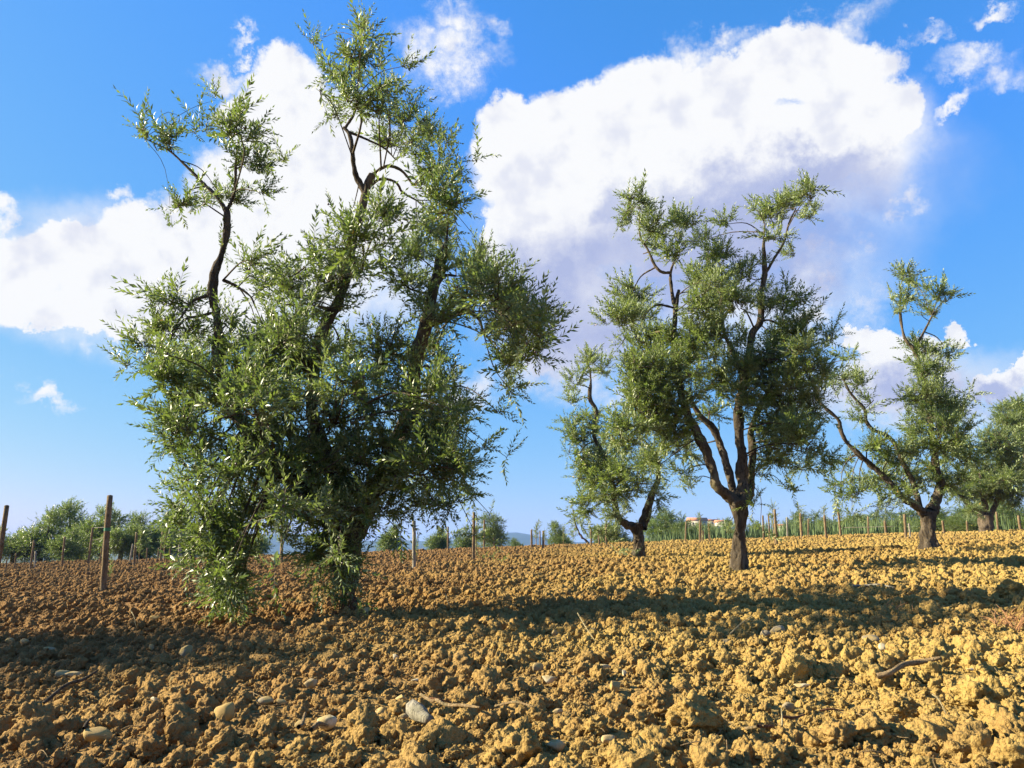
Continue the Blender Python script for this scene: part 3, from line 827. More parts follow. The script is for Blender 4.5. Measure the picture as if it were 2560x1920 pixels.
# --- the large multi-stemmed olive
T1 = dict(
 trunk=[(872,1545,0,54),(872,1480,0,48),(880,1400,0,48),(890,1330,0,48)],
 limbs=[
  [(888,1340,0,46),(930,1240,.05,44),(985,1115,.1,42),(1024,1034,.12,40),(1036,962,.1,36),(1043,889,.1,33),(1066,815,.08,30),(1083,727,.05,28),(1101,654,.05,24),(1120,600,.05,12)],
  [(1068,812,.08,22),(1100,800,.1,18),(1134,785,.2,17),(1160,776,.25,15),(1195,795,.3,11),(1208,830,.3,7)],
  [(1085,722,.05,14),(1112,690,.05,10),(1140,690,.1,6)],
  [(885,1345,0,44),(855,1250,-.05,40),(820,1150,-.1,36),(785,1050,-.1,34),(780,962,-.08,32),(800,853,0,30),(850,740,.05,28),(868,680,.05,27),(880,600,.08,25),(895,564,.08,24),(905,520,.08,23),(917,472,.08,22),(931,436,.08,19)],
  [(868,690,.05,22),(890,682,0,14),(905,678,-.05,9)],
  [(912,480,.08,17),(898,455,.08,15),(887,430,.06,13),(881,380,.05,12),(874,338,.05,11),(859,318,.05,9)],
  [(929,440,.08,10),(950,423,.08,9),(975,415,.1,9),(1007,429,.15,8),(1033,463,.2,6)],
  [(922,468,.08,8),(953,447,.1,8),(989,456,.15,7),(1007,481,.2,6),(1040,500,.2,5)],
  [(873,330,.05,8),(920,350,.08,6),(960,370,.1,5),(990,400,.1,4)],
  [(862,322,.05,8),(890,270,.05,6),(885,190,.05,5),(890,90,.05,3)],
  [(885,1350,0,40),(820,1290,-.2,36),(720,1190,-.3,32),(620,1080,-.3,30),(565,980,-.25,28),(550,900,-.2,27),(546,870,-.2,26),(545,800,-.2,22),(531,740,-.2,22),(536,690,-.2,20),(552,640,-.2,17),(566,590,-.2,16),(568,535,-.2,14),(562,520,-.2,12)],
  [(563,522,-.2,11),(540,490,-.2,9),(500,450,-.2,8),(460,410,-.2,6),(420,375,-.2,5),(360,345,-.2,3)],
  [(566,528,-.2,10),(580,500,-.2,8),(588,460,-.2,8),(590,400,-.2,6),(600,330,-.2,4)],
  [(543,735,-.2,10),(510,742,-.2,9),(480,755,-.2,7),(455,790,-.25,5),(430,830,-.25,4)],
  [(540,780,-.2,8),(500,790,-.2,7),(460,800,-.25,6),(430,840,-.3,4)],
  [(558,700,-.2,9),(590,715,-.1,7),(625,740,-.1,5),(640,770,-.1,4)],
  [(780,970,-.08,20),(810,1020,-.2,14),(840,1060,-.25,8)]],
 blobs=[
  (365,330,48,34,.8),(430,360,58,52,.9),(540,250,30,60,.35),(500,330,60,60,.5),(600,335,85,70,.75),(625,420,90,66,.9),(710,395,60,42,.45),(560,500,85,48,.9),(650,480,60,40,.6),
  (455,510,60,46,.95),(430,565,25,30,.3),(560,620,36,60,.4),(620,650,60,50,.5),
  (440,760,95,58,.85),(370,880,85,50,1),(320,915,50,20,.5),(500,900,120,110,1.1),(455,1020,90,110,1.15,-.2),(480,1150,85,95,1.15,-.2),(520,1270,95,95,1.2,-.3),(565,1390,90,80,1.2,-.35),(590,1475,52,48,.9,-.35),(590,1532,30,22,.8,-.35),(445,1290,50,70,.8,-.3),(480,1390,50,60,.8,-.35),(530,1470,46,46,.8,-.35),(620,1330,66,76,.8,-.35),(610,1430,50,46,.7,-.35),(570,1500,34,34,.8,-.35),(770,1270,80,80,.8,-.35),(790,1390,56,60,.8,-.3),(890,1400,40,50,.7,-.2),(1340,880,60,70,1.2),(1290,780,80,60,1.2,-.3),(1220,690,70,60,1.1,-.2),(1150,1010,60,60,.8,-.2),(1130,1180,80,66,1.0,-.4),(1080,1110,80,70,1.0,-.5),(400,820,70,60,1.0,-.2),(420,950,70,70,1.1,-.3),(430,1090,60,70,1.0,-.4),(1350,800,56,54,1.1),(1240,850,40,60,.6),(1270,920,50,60,1.0),(1180,720,60,60,1.0),
  (640,700,90,70,.55),(720,700,110,90,.65),(650,850,110,85,.8),(800,760,140,105,1.1),(760,900,165,130,1.15,-.2),(620,960,110,90,1.0,-.25),(760,1050,180,120,1.2,-.3),(620,1120,110,110,1.1,-.3),(770,1180,180,110,1.2,-.3),(640,1250,90,90,.9,-.2),
  (840,1300,110,95,1.2,-.2),(845,1390,90,70,1.1,-.25),(800,1450,40,30,.6,-.2),(850,1455,40,40,.8,-.25),(870,1490,26,22,.5,-.2),(705,1340,30,60,.35),(690,1420,40,30,.3),
  (890,620,105,80,1.0),(960,560,80,70,.9),(845,540,22,44,.35),(870,570,40,40,.5),(780,640,70,50,.5),
  (905,85,48,50,.9),(900,150,66,60,1.0),(860,200,70,60,1.0),(780,110,44,44,.55),(815,180,22,50,.4),(890,260,90,60,1.0),(1010,165,52,24,.8),(830,290,54,40,.7),(960,240,60,55,.7),(800,230,30,30,.4),
  (1010,300,80,75,1.0),(980,360,70,50,.9),(1080,350,80,70,.95),(1100,430,85,80,1.1),(1120,510,85,80,1.1),(1090,580,90,75,1.0),(1192,400,32,26,.5),(1050,640,80,60,.9),(1000,700,90,70,.9),
  (1180,660,80,66,1.0),(1230,740,95,78,1.5),(1310,820,90,76,1.6),(1290,900,85,66,1.5),(1270,970,62,42,.7),(1245,1030,30,44,.4),(1385,820,34,34,.5),(1210,620,60,36,.4),
  (1080,790,90,60,.9),(1080,890,90,75,1.1),(1100,970,80,60,1.0),(960,880,90,90,1.1,-.2),(950,1000,100,90,1.1,-.2),(1060,1070,100,80,1.2),(1140,1070,70,60,.9),(1090,1170,115,80,1.2),(1200,1120,66,32,.4),(1262,1140,32,16,.35),
  (1090,1260,115,60,1.15),(1190,1235,58,42,.7),(1225,1285,30,18,.5),(960,1150,110,90,1.1,-.2),(960,1250,105,75,1.1,-.1),(1000,1330,50,26,.5),(1190,1335,36,36,.4,.3),(1120,1330,40,22,.4)])
olive('large multi-stemmed olive tree nearest the camera, foliage hanging to the soil', b1, b1[1], T1['trunk'], T1['limbs'], T1['blobs'], T_FINE, 0.205, 2.75, 1.7, 1, olives=420)

T2 = dict(
 trunk=[(1850,1428,0,52),(1849,1370,0,45),(1850,1300,0,43),(1848,1250,0,50)],
 limbs=[
  [(1846,1260,0,32),(1824,1243,-.05,27),(1792,1212,-.1,24),(1779,1172,-.1,22),(1759,1117,-.1,24),(1741,1081,-.1,22),(1705,1000,-.1,20),(1690,900,-.1,18),(1687,834,-.1,16),(1690,765,-.1,15),(1697,725,-.1,9)],
  [(1688,768,-.1,11),(1683,752,-.1,10),(1678,715,-.1,8),(1677,680,-.1,7),(1690,640,-.1,4)],
  [(1678,682,-.1,7),(1655,680,-.1,8),(1638,664,-.1,8),(1620,625,-.1,6),(1600,588,-.1,5),(1600,520,-.1,3)],
  [(1686,770,-.1,6),(1650,762,-.15,6),(1628,770,-.2,5),(1605,800,-.2,3)],
  [(1848,1255,0,26),(1833,1222,.1,20),(1818,1171,.15,18),(1802,1117,.2,16),(1784,1074,.2,17),(1748,1037,.2,13),(1715,980,.2,8)],
  [(1855,1255,0,34),(1856,1200,.05,30),(1856,1153,.05,27),(1849,1099,.05,24),(1847,1008,.05,21),(1860,965,.05,19),(1871,888,.05,19),(1882,834,.05,17),(1902,798,.05,15),(1901,744,.05,15),(1911,688,.05,13),(1909,617,.05,9),(1912,560,.05,5)],
  [(1909,692,.05,9),(1932,652,.05,7),(1961,603,.05,6),(1972,559,.05,5),(1990,520,.05,3)],
  [(1862,985,.05,14),(1850,920,.15,13),(1831,878,.2,13),(1809,827,.2,11),(1804,780,.2,10),(1804,738,.2,9)],
  [(1862,1255,0,26),(1878,1207,.2,22),(1880,1117,.25,19),(1878,1070,.3,16),(1910,1000,.4,12),(1950,930,.4,7)]],
 blobs=[
  (1545,565,34,26,.5),(1590,500,50,36,1),(1570,545,46,36,.8),(1640,570,60,50,.9),(1700,570,44,56,.8),(1720,560,50,40,.6),(1690,640,60,40,.7),(1650,620,40,36,.6),(1790,640,62,55,.8),(1815,560,44,34,.6),(1760,690,60,50,.7),(1830,700,50,46,.6),
  (1925,545,50,58,1),(1970,510,62,46,1.05),(2025,490,48,48,.9),(2020,540,40,26,.7),(1940,600,44,36,.5),(1985,635,50,20,.5),(1890,520,30,22,.4),(1900,660,34,22,.5),
  (1580,735,70,52,1.1),(1555,800,72,56,1.1),(1625,860,95,75,1.15),(1600,950,80,90,1.15,-.3),(1610,1030,85,90,1.1,-.3),(1570,1090,70,60,.9),(1680,930,80,80,1.1,-.2),(1680,1030,90,80,1.15,-.2),(1670,1110,70,60,1.0),(1720,1130,50,46,.8),(1700,1190,46,40,.5),(1640,1170,50,50,.6),
  (1780,850,75,70,1.0),(1740,705,52,50,.85),(1740,850,60,70,1.0,-.3),(1855,925,52,52,.85,-.2),(1862,690,46,44,.8),(1762,600,38,36,.7),(1870,1010,44,50,.8,-.2),(1790,760,56,50,.9),(1800,950,70,66,1.1),(1760,780,70,50,.8),(1850,770,60,55,.9),(1850,850,40,50,.6),(1780,1030,44,46,.7),(1720,1220,30,26,.4),
  (1960,760,74,60,1.05),(1990,840,80,70,1.15),(1940,910,90,75,1.2),(2020,920,62,70,1.1),(2075,850,36,36,.7),(2090,800,20,20,.4),(2060,940,30,40,.6),(1940,1010,100,80,1.25),(2030,1020,56,76,1.1),(1950,1090,90,70,1.2),(2010,1110,60,56,1.0),(1930,1150,70,44,.9),(2000,1170,50,46,.7),(1970,1225,40,26,.35),(1890,1180,40,40,.5),(1885,1265,24,40,.45),(1900,1320,16,32,.4),(2060,1140,36,46,.6),(1815,1330,14,24,.12)])
olive('vase shaped olive tree with thick bare trunk forking into five upright limbs', b2, b2[1], T2['trunk'], T2['limbs'], T2['blobs'], T_MID, 0.215, 3.0, 1.0, 2, olives=150)

T3 = dict(
 trunk=[(1592,1398,0,42),(1592,1370,0,34),(1597,1335,0,34),(1590,1312,0,44)],
 limbs=[
  [(1585,1318,0,20),(1560,1308,0,18),(1540,1280,-.1,14),(1530,1200,-.1,12),(1510,1140,-.1,11),(1486,1090,-.1,10),(1491,1030,-.1,10),(1474,994,-.1,9),(1477,950,-.1,6),(1470,905,-.1,4)],
  [(1602,1318,0,24),(1618,1280,.1,20),(1630,1235,.1,16),(1645,1195,.1,12),(1640,1140,.1,8),(1600,1090,.1,5)]],
 blobs=[
  (1470,900,44,36,.9),(1505,930,36,46,.7),(1440,960,36,40,.9),(1425,1010,30,30,.7),(1430,1070,36,50,.9),(1480,1060,46,60,.7),(1450,1130,60,60,1.0),(1510,1150,70,70,1.0),(1560,1110,50,66,.7),(1470,1210,56,56,1.05),(1540,1220,70,60,1.05),(1600,1200,56,56,.9),(1470,1275,50,36,.9),(1540,1290,44,34,.8),(1620,1150,40,60,.7),(1500,1330,34,26,.5),(1450,1300,20,30,.5),(1640,1240,34,40,.7),(1555,1375,40,12,.3),(1525,1360,20,20,.3),(1620,1290,22,18,.4)])
olive('pale olive tree with short forked trunk, partly behind the vase shaped olive', b3, b3[1], T3['trunk'], T3['limbs'], T3['blobs'], T_MID, 0.26, 2.5, 1.1, 3)

T4 = dict(
 trunk=[(2321,1382,0,50),(2322,1345,0,38),(2322,1308,0,34),(2318,1278,0,40)],
 limbs=[
  [(2312,1285,0,22),(2282,1260,-.1,18),(2256,1244,-.2,16),(2230,1212,-.2,14),(2204,1186,-.2,14),(2166,1153,-.2,13),(2139,1129,-.2,12),(2112,1099,-.2,10),(2101,1072,-.2,9),(2093,1047,-.2,8),(2047,1001,-.2,8),(2052,953,-.2,5)],
  [(2300,1270,.1,16),(2280,1200,.2,14),(2256,1153,.2,12),(2237,1110,.2,11),(2215,1088,.2,11),(2182,1074,.2,9),(2166,1053,.2,9),(2161,1023,.2,8),(2128,985,.2,7),(2106,944,.2,5)],
  [(2330,1280,0,26),(2342,1240,.1,22),(2351,1210,.1,20),(2343,1180,.1,17),(2332,1100,.1,14),(2320,1000,.1,12),(2300,910,.1,10),(2283,871,.1,9),(2261,844,.1,7),(2250,779,.1,6),(2252,740,.1,4)],
  [(2285,872,.1,8),(2296,855,.1,7),(2312,825,.1,6),(2330,790,.1,4)],
  [(2258,1155,.2,8),(2262,1132,.2,6),(2280,1138,.2,5)]],
 blobs=[
  (2260,690,30,34,.7),(2285,710,36,36,.9),(2225,745,30,18,.5),(2270,750,36,32,.9),(2235,780,26,26,.5),(2355,745,44,40,1),(2340,785,40,24,.9),(2385,740,20,20,.4),
  (2300,880,60,40,.9),(2370,880,56,40,.55),(2320,930,66,46,1.0),(2300,990,70,50,1.1),(2350,1020,76,60,1.25),(2290,1060,56,50,1.1),(2350,1100,85,70,1.3),(2400,1040,40,60,.6),(2430,985,36,24,.4),(2400,1150,76,60,1.2),(2370,1200,60,50,1.0),(2290,1120,40,46,.8),
  (2120,900,36,34,.5),(2100,950,40,40,.7),(2140,970,46,46,.7),(2180,1000,30,40,.4),(2080,960,30,30,.5),(2150,1040,40,40,.6),
  (2190,1120,46,50,.8),(2230,1150,50,46,.9),(2250,1205,76,50,1.05),(2190,1205,60,46,.75),(2150,1230,46,40,.7),(2200,1260,56,36,.6),(2260,1250,46,34,.6),(2110,1150,30,56,.7),(2100,1230,34,44,.8),(2130,1280,30,26,.5)])
olive('olive tree with a long limb leaning left and dark trunk, right part of field', b4, b4[1], T4['trunk'], T4['limbs'], T4['blobs'], T_MID, 0.26, 2.5, 1.1, 4)

p5 = pt(2465, 1327, 27)
T5 = dict(
 trunk=[(2466,1330,0,42),(2467,1310,0,32),(2467,1290,0,34)],
 limbs=[[(2460,1296,0,18),(2440,1272,0,16),(2415,1255,0,12),(2400,1225,0,7)],[(2473,1294,0,16),(2482,1275,0,14),(2500,1230,0,11),(2510,1150,0,8),(2515,1080,0,5)],[(2468,1292,0,14),(2455,1230,0,10),(2450,1180,0,6)]],
 blobs=[(2450,1190,66,50,1),(2490,1120,60,60,1),(2520,1060,40,44,.8),(2500,1030,26,26,.5),(2480,1230,80,40,1),(2410,1230,50,44,.9),(2530,1170,40,60,1),(2425,1275,36,20,.6),(2540,1240,40,40,.9),(2400,1120,40,50,.6)])
olive('olive tree with short pale split trunk and low skirt near the right field edge', p5, 27, T5['trunk'], T5['limbs'], T5['blobs'], T_MID, 0.36, 4.0, 1.2, 5, mat=M_BARKF)
p6 = pt(2590, 1318, 31)
T6 = dict(trunk=[(2590,1320,0,40),(2588,1290,0,30),(2585,1260,0,28)],
 limbs=[[(2584,1265,0,20),(2575,1200,0,14),(2555,1080,0,8),(2545,1030,0,4)],[(2588,1265,0,20),(2610,1200,0,14),(2620,1100,0,7)]],
 blobs=[(2545,1020,38,26,1.2),(2535,1050,36,30,1.2),(2580,1040,40,40,1.2),(2570,1110,40,50,1.2),(2610,1100,60,70,1.1),(2580,1190,60,60,1.1),(2640,1180,60,80,1)])
olive('bushy yellow green olive tree cut by the right edge of the photo', p6, 31, T6['trunk'], T6['limbs'], T6['blobs'], T_MID, 0.38, 4.0, 1.2, 6, mat=M_BARKF)

# --- leaning small olive on the skyline
p7 = pt(1478, 1368, 33)
olive('small far olive tree leaning left with a thin bare trunk on the skyline', p7, 33, [(1478,1372,0,7),(1468,1355,0,6),(1452,1340,0,6),(1443,1322,0,5)],
      [[(1443,1324,0,5),(1436,1300,0,4),(1432,1270,0,2)]],
      [(1432,1262,9,20,.9),(1437,1300,14,20,1),(1433,1340,14,18,.9),(1440,1320,12,14,.8)], T_FAR, 0.30, 1.1, 1.0, 7, mat=M_BARKF)

# ------------------------------------------------------------------ far olives: four grown shapes, then copies
def grown(seed, tall):
    """a far olive of height 1.0; returns trunk mesh, crown mesh"""
    rng = np.random.default_rng(seed); tr, lf = Acc(), Acc()
    h0 = rng.uniform(0.16, 0.24)
    c, r = catmull([(0, 0, -0.05), (rng.normal(0, .02), 0, h0 * .5), (rng.normal(0, .03), 0, h0)], [.052, .036, .034], 4)
    v, f = tube(c, r, 9, 0.2, seed); tr.add(v, tris(f))
    tips = []
    for k in range(4):
        a = k * 1.57 + rng.uniform(-.5, .5); s = rng.uniform(.10, .20); up = rng.uniform(.62, .95) if k < tall else rng.uniform(.45, .62)
        P = [c[-1], c[-1] + np.array((math.cos(a) * s * .7, math.sin(a) * s * .7, .16)), np.array((math.cos(a) * s * 1.2, math.sin(a) * s * 1.2, up * .72)), np.array((math.cos(a) * s * 1.3 + rng.normal(0, .05), math.sin(a) * s * 1.3, up))]
        cc, rr = catmull(P, [.022, .016, .010, .004], 4); v, f = tube(cc, rr, 6, 0.15, seed); tr.add(v, tris(f)); tips.append(cc)
    SP, SD, SS = [], [], []
    for cc in tips:
        top = cc[-1][2]
        for m in range(16):
            t = rng.uniform(.25, 1.0); q = cc[int(t * (len(cc) - 1))]
            rad = (0.125 if t < .7 else .06)
            ctr = q + rng.normal(0, .5, 3) * rad * np.array((1.3, 1.3, .8)) + np.array((0, 0, -.05 if t < .6 else 0.0))
            n = 34 if t < .7 else 14
            d = rng.normal(size=(n, 3))
            SP.append(ctr + d * rad * .45); SD.append(d + np.array((0, 0, .7 if t > .6 else .1))); SS.append(rng.uniform(.07, .12, n))
    SP, SD, SS = np.vstack(SP), np.vstack(SD), np.concatenate(SS)
    SP[:, 2] = np.maximum(SP[:, 2], 0.10)
    place_sprigs(lf, T_FAR, SP, SD, SS, rng, np.clip(rng.normal(.4, .2, len(SP)), 0, .9))
    return tr.mesh('trunk', M_BARKF, True), lf.mesh('crown', M_LEAF)
GROWN = [grown(50, 2), grown(51, 1), grown(52, 3), grown(53, 2), grown(54, 1)]
def far_tree(px, top, Y, shape, label, wide=1.0, group='olive trees in the background', name='olive_tree'):
    p = pt(px, 1300, Y); z = float(terrain(p[0], Y)); h = pt(px, top, Y)[2] - z
    t = thing(name, label, 'olive tree', (p[0], Y, z - 0.02), group)
    me_t, me_c = GROWN[shape % 5]
    a = random.uniform(0, 6.28)
    for nm, me in (('trunk', me_t), ('crown', me_c)):
        o = obj(nm, me, t); o.rotation_euler = (0, 0, a); o.scale = (h * wide, h * wide, h)
        if nm == 'crown': o['kind'] = 'stuff'
    return t
ORD = ['first', 'second', 'third', 'fourth', 'fifth', 'sixth', 'seventh', 'eighth', 'ninth', 'tenth', 'eleventh', 'twelfth', 'thirteenth', 'fourteenth', 'fifteenth', 'sixteenth', 'seventeenth', 'eighteenth', 'nineteenth', 'twentieth', 'twenty-first', 'twenty-second', 'twenty-third', 'twenty-fourth', 'twenty-fifth', 'twenty-sixth', 'twenty-seventh']
LEFT_T = [(-25,1285,36,0,1.1),(45,1288,40,1,1.15),(112,1258,40,2,1.0),(170,1300,36,4,1.2),(208,1226,42,3,.9),(262,1238,38,0,1.0),(312,1268,34,1,1.1),(362,1262,38,3,1.0),(425,1250,40,2,1.0),(490,1280,38,4,1.2),(555,1290,42,0,1.2),(640,1300,44,1,1.2)]
for k, (px, top, Y, s, w) in enumerate(LEFT_T):
    far_tree(px, top, Y, s, '%s background olive counting from the left edge, in the row behind the stakes' % ORD[k], w)
MID_T = [(975,1295,44,0,1.0),(1100,1300,50,1,1.0),(1165,1300,46,3,.9),(1232,1275,40,2,1.0),(1292,1335,52,4,1.2),(1395,1296,44,2,.9),(1412,1325,50,1,1.1)]
for k, (px, top, Y, s, w) in enumerate(MID_T):
    far_tree(px, top, Y, s, '%s small background olive on the skyline right of the large olive' % ORD[k], w)
RT = [(1510, 1278, 42, 1, 1.5), (1545, 1318, 50, 4, 1.62), (1672, 1250, 48, 4, 1.56), (1706, 1288, 44, 0, 1.38), (1760, 1288, 50, 1, 1.38), (1808, 1280, 52, 4, 1.38), (1925, 1306, 60, 1, 1.5), (2025, 1263, 50, 3, 1.38), (2062, 1288, 46, 4, 1.5), (2150, 1273, 46, 0, 1.5), (2240, 1278, 44, 1, 1.5), (2360, 1250, 40, 4, 1.88), (2418, 1268, 38, 1, 1.75), (2530, 1238, 44, 4, 1.88), (2585, 1248, 42, 0, 1.75), (2120, 1260, 52, 1, 1.75), (2290, 1258, 50, 0, 1.88), (2470, 1250, 50, 3, 1.88), (1735, 1318, 60, 1, 1.5), (1788, 1316, 64, 4, 1.5), (1900, 1300, 56, 0, 1.5), (1985, 1290, 52, 2, 1.4)]
for k, (px, top, Y, s, w) in enumerate(sorted(RT + [(2440, 1235, 56, 2, 1.5), (2500, 1215, 60, 0, 1.4), (2200, 1268, 58, 2, 1.5)])):
    far_tree(px, top, Y, s, '%s background olive from the pale forked olive towards the right, behind the stakes' % ORD[k], w)
# the tree whose shadow crosses the lower left corner stands just outside the frame
def outside_tree(x, y, h, s, label):
    z = float(terrain(x, y)); t = thing('olive_tree', label, 'olive tree', (x, y, z))
    for nm, me in zip(('trunk', 'crown'), GROWN[s]):
        o = obj(nm, me, t); o.scale = (h, h, h)
        if nm == 'crown': o['kind'] = 'stuff'
outside_tree(-7.0, 4.75, 3.1, 2, 'olive tree just outside the left edge that shades the lower left soil')
outside_tree(-17.5, 15.5, 4.4, 0, 'olive tree outside the left edge level with the thick round stake')

# ------------------------------------------------------------------ stakes and saplings
def stake(bx, by, tx, ty, w, label, mat=None, Y=None, group='wooden stakes across the field', tie=False):
    g = ground_hit(bx, by)
    if Y is None: Y = g[1] if g is not None and g[1] < 30 else 30.0
    a = pt(bx, by, Y); z = float(soil_h(a[0:1], a[1:2])[0]) if Y < 40 else float(terrain(a[0], a[1]))
    t = pt(tx, ty, Y + random.uniform(-.03, .03)); r = max(w, 3.2) / 2 * Y / F
    root = thing('wooden_stake', label, 'stake', (a[0], a[1], z), group); org = np.array((a[0], a[1], z))
    bot = np.array((a[0], a[1], min(z, a[2]) - 0.12))
    c = np.array([bot + (t - bot) * q for q in np.linspace(0, 1, 9)]); c[1:-1] += RNG.normal(0, r * .06, (7, 3))
    v, f = tube(c, np.full(9, r) * np.linspace(1.06, .96, 9), 12, 0.05, int(bx), cap=True)
    obj('post', mesh_np('post', v - org, tris(f), mat or M_STAKE, smooth=True), root)
    if tie:
        q = bot + (t - bot) * tie; d = (t - bot) / np.linalg.norm(t - bot)
        v, f = tube(np.array([q - d * .02, q, q + d * .02]), np.full(3, r * 1.12), 12, 0.0, 1, cap=False)
        obj('tie', mesh_np('tie', v - org, tris(f), M_GREENTIE, smooth=True), root)
    return root, Y
stake(257,1484,275,1239,14,'thick round wooden stake standing alone in the left foreground', tie=.68)
stake(-22,1530,17,1264,11.5,'thick brown stake leaning out of the left edge of the photo', Y=8.6)
L_ST = [(14,1428,17,1399,3),(36,1428,40,1383,3.4),(75,1425,85,1351,4.6),(87,1422,89,1378,3.8),(154,1420,162,1342,4.6),(219,1418,232,1319,5),(249,1414,254,1371,3.2),(322,1411,332,1360,3.6),(334,1418,342,1331,6),(366,1407,368,1370,3),(394,1406,397,1370,3),(401,1408,407,1328,4.6),(427,1408,425,1366,3),(447,1416,455,1295,7.4)]
for k, (a, b_, c, d, w) in enumerate(L_ST):
    if k == len(L_ST) - 1: lb = 'grey stake beside the left skirt of the large olive'
    else: lb = '%s thin stake from the left edge, in front of the background olives' % ORD[k]
    stake(a, b_, c, d, w, lb, M_STAKEG if k in (3, 7, 13) else None)
C_ST = [(705,1416,706,1281,6,'slender stake seen under the large olive between its two skirts',None),(1035,1426,1035,1302,9,'pale grey round stake right of the large trunk',M_STAKEG),
 (1183,1401,1185,1281,7,'brown stake under the right skirt of the large olive',None),(1120,1380,1120,1317,4.5,'thin stake between the pale grey stake and the brown one',None),
 (1210,1371,1211,1300,4.5,'thin stake just right of the brown stake under the olive',None),(1235,1372,1235,1345,3,'short stake left of the blue hill',None),
 (1329,1374,1329,1324,5,'left one of the two bold stakes before the blue hill',None),(1358,1373,1358,1327,5,'right one of the two bold stakes before the blue hill',None),
 (1350,1372,1350,1328,3.2,'thin stake between the two bold stakes before the blue hill',None),
 (1478,1371,1477,1322,4.5,'stake at the foot of the leaning skyline olive',None),(1499,1370,1496,1329,4,'second stake right of the leaning skyline olive',None),(1515,1370,1515,1308,5,'tall stake just left of the pale forked olive trunk',None),(1505,1370,1504,1340,3,'thin stake in the cluster left of the pale forked olive',None)]
for a, b_, c, d, w, lb, m in C_ST: stake(a, b_, c, d, w, lb, m)
R_ST = [(1713,1360,1715,1305,4),(1749,1361,1750,1301,5),(1758,1358,1758,1326,3),(1775,1358,1771,1309,4),(1909,1354,1907,1289,4.4),(1925,1350,1921,1287,4),(1943,1367,1936,1273,6.5),(1968,1343,1967,1293,3.6),(2005,1348,2001,1283,5),(2020,1344,2021,1297,3.6),(2066,1350,2061,1289,6),(2103,1344,2095,1272,5.4),(2171,1339,2170,1291,4),(2215,1341,2212,1302,5.5),(2265,1349,2261,1286,6.5),(2277,1347,2272,1309,4),(2306,1340,2304,1290,5.5),(2361,1337,2356,1302,5.5),(2418,1328,2417,1302,4.4),(2494,1320,2491,1280,5),(2550,1322,2546,1289,6)]
for k, (a, b_, c, d, w) in enumerate(R_ST):
    if k < 4: lb = '%s thin stake between the pale forked olive and the thick bare trunk' % ORD[k]
    elif k < 16: lb = '%s stake right of the thick bare trunk, along the field edge' % ORD[k - 4]
    else: lb = '%s stake right of the dark leaning trunk, along the field edge' % ORD[k - 16]
    stake(a, b_, c, d, w, lb, M_STAKEG if k in (7, 15) else None)

def sapling_meshes(seed):
    rng = np.random.default_rng(seed); tr, lf = Acc(), Acc()
    c, r = catmull([(0, 0, -.05), (rng.normal(0, .03), rng.normal(0, .03), .5), (rng.normal(0, .05), 0, 1.0)], [.014, .011, .005], 5)
    v, f = tube(c, r, 6, .1, seed); tr.add(v, tris(f))
    n = 46; t = rng.uniform(.45, 1.0, n); P = np.array([c[int(q * (len(c) - 1))] for q in t]) + rng.normal(0, .03, (n, 3))
    d = rng.normal(size=(n, 3)); d[:, 2] = np.abs(d[:, 2]) * .7 + .35
    place_sprigs(lf, T_FAR, P, d, rng.uniform(.10, .20, n), rng, np.clip(rng.normal(.55, .2, n), 0, .9))
    return tr.mesh('stem', M_TWIG, True), lf.mesh('leaves', M_LEAF)
SAP = [sapling_meshes(70 + k) for k in range(4)]
def sapling(bx, by, top, s, label, Y=None, slim=1.0):
    g = ground_hit(bx, by)
    if Y is None: Y = g[1] if g is not None and g[1] < 30 else 30.0
    a = pt(bx, by, Y); z = float(soil_h(a[0:1], a[1:2])[0]); h = pt(bx, top, Y)[2] - z
    t = thing('olive_sapling', label, 'sapling', (a[0], a[1], z), 'young saplings tied to the stakes')
    for nm, me in zip(('stem', 'leaves'), SAP[s % 4]):
        o = obj(nm, me, t); o.rotation_euler = (0, 0, random.uniform(0, 6)); o.scale = (h * slim, h * slim, h)
        if nm == 'leaves': o['kind'] = 'stuff'
SAPS = [(1342,1373,1302,0,'young sapling with pale leaves between the bold stakes before the blue hill',1),(1362,1373,1325,1,'tiny sapling at the right bold stake before the blue hill',.8),
 (410,1409,1305,2,'young sapling standing above the twelfth thin stake on the left',.9),(346,1418,1322,3,'slim sapling behind the thickest stake of the left row',.7),(272,1478,1395,1,'bare little sapling at the foot of the thick round stake',.5),
 (700,1416,1262,0,'young sapling under the large olive, between its two skirts',.8),(1042,1426,1330,2,'thin sapling stem beside the pale grey round stake',.4),
 (1190,1400,1290,1,'sapling tied to the brown stake under the right skirt',.8),(1753,1360,1285,3,'leafy sapling tied between the pale forked olive and thick trunk',1),(1777,1358,1300,0,'sapling left of the thick bare trunk',.8),
 (1938,1366,1258,1,'pale sapling on the tallest stake right of the thick bare trunk',.8),(2003,1347,1262,2,'sapling with drooping leaves on the fifth stake right of the bare trunk',1),(2064,1349,1268,3,'bushy sapling hiding the top of the seventh stake right of the bare trunk',1),(2099,1343,1255,0,'tall sapling on the eighth stake right of the bare trunk',1),
 (2215,1340,1292,2,'small sapling under the leaning limb on the right',1),(1515,1369,1295,1,'sapling at the tall stake left of the pale forked trunk',.9),(1408,1372,1318,3,'small sapling on the skyline left of the leaning olive',.9)]
for a, b_, top, s, lb, sl in SAPS: sapling(a, b_, top, s, lb, None, sl)

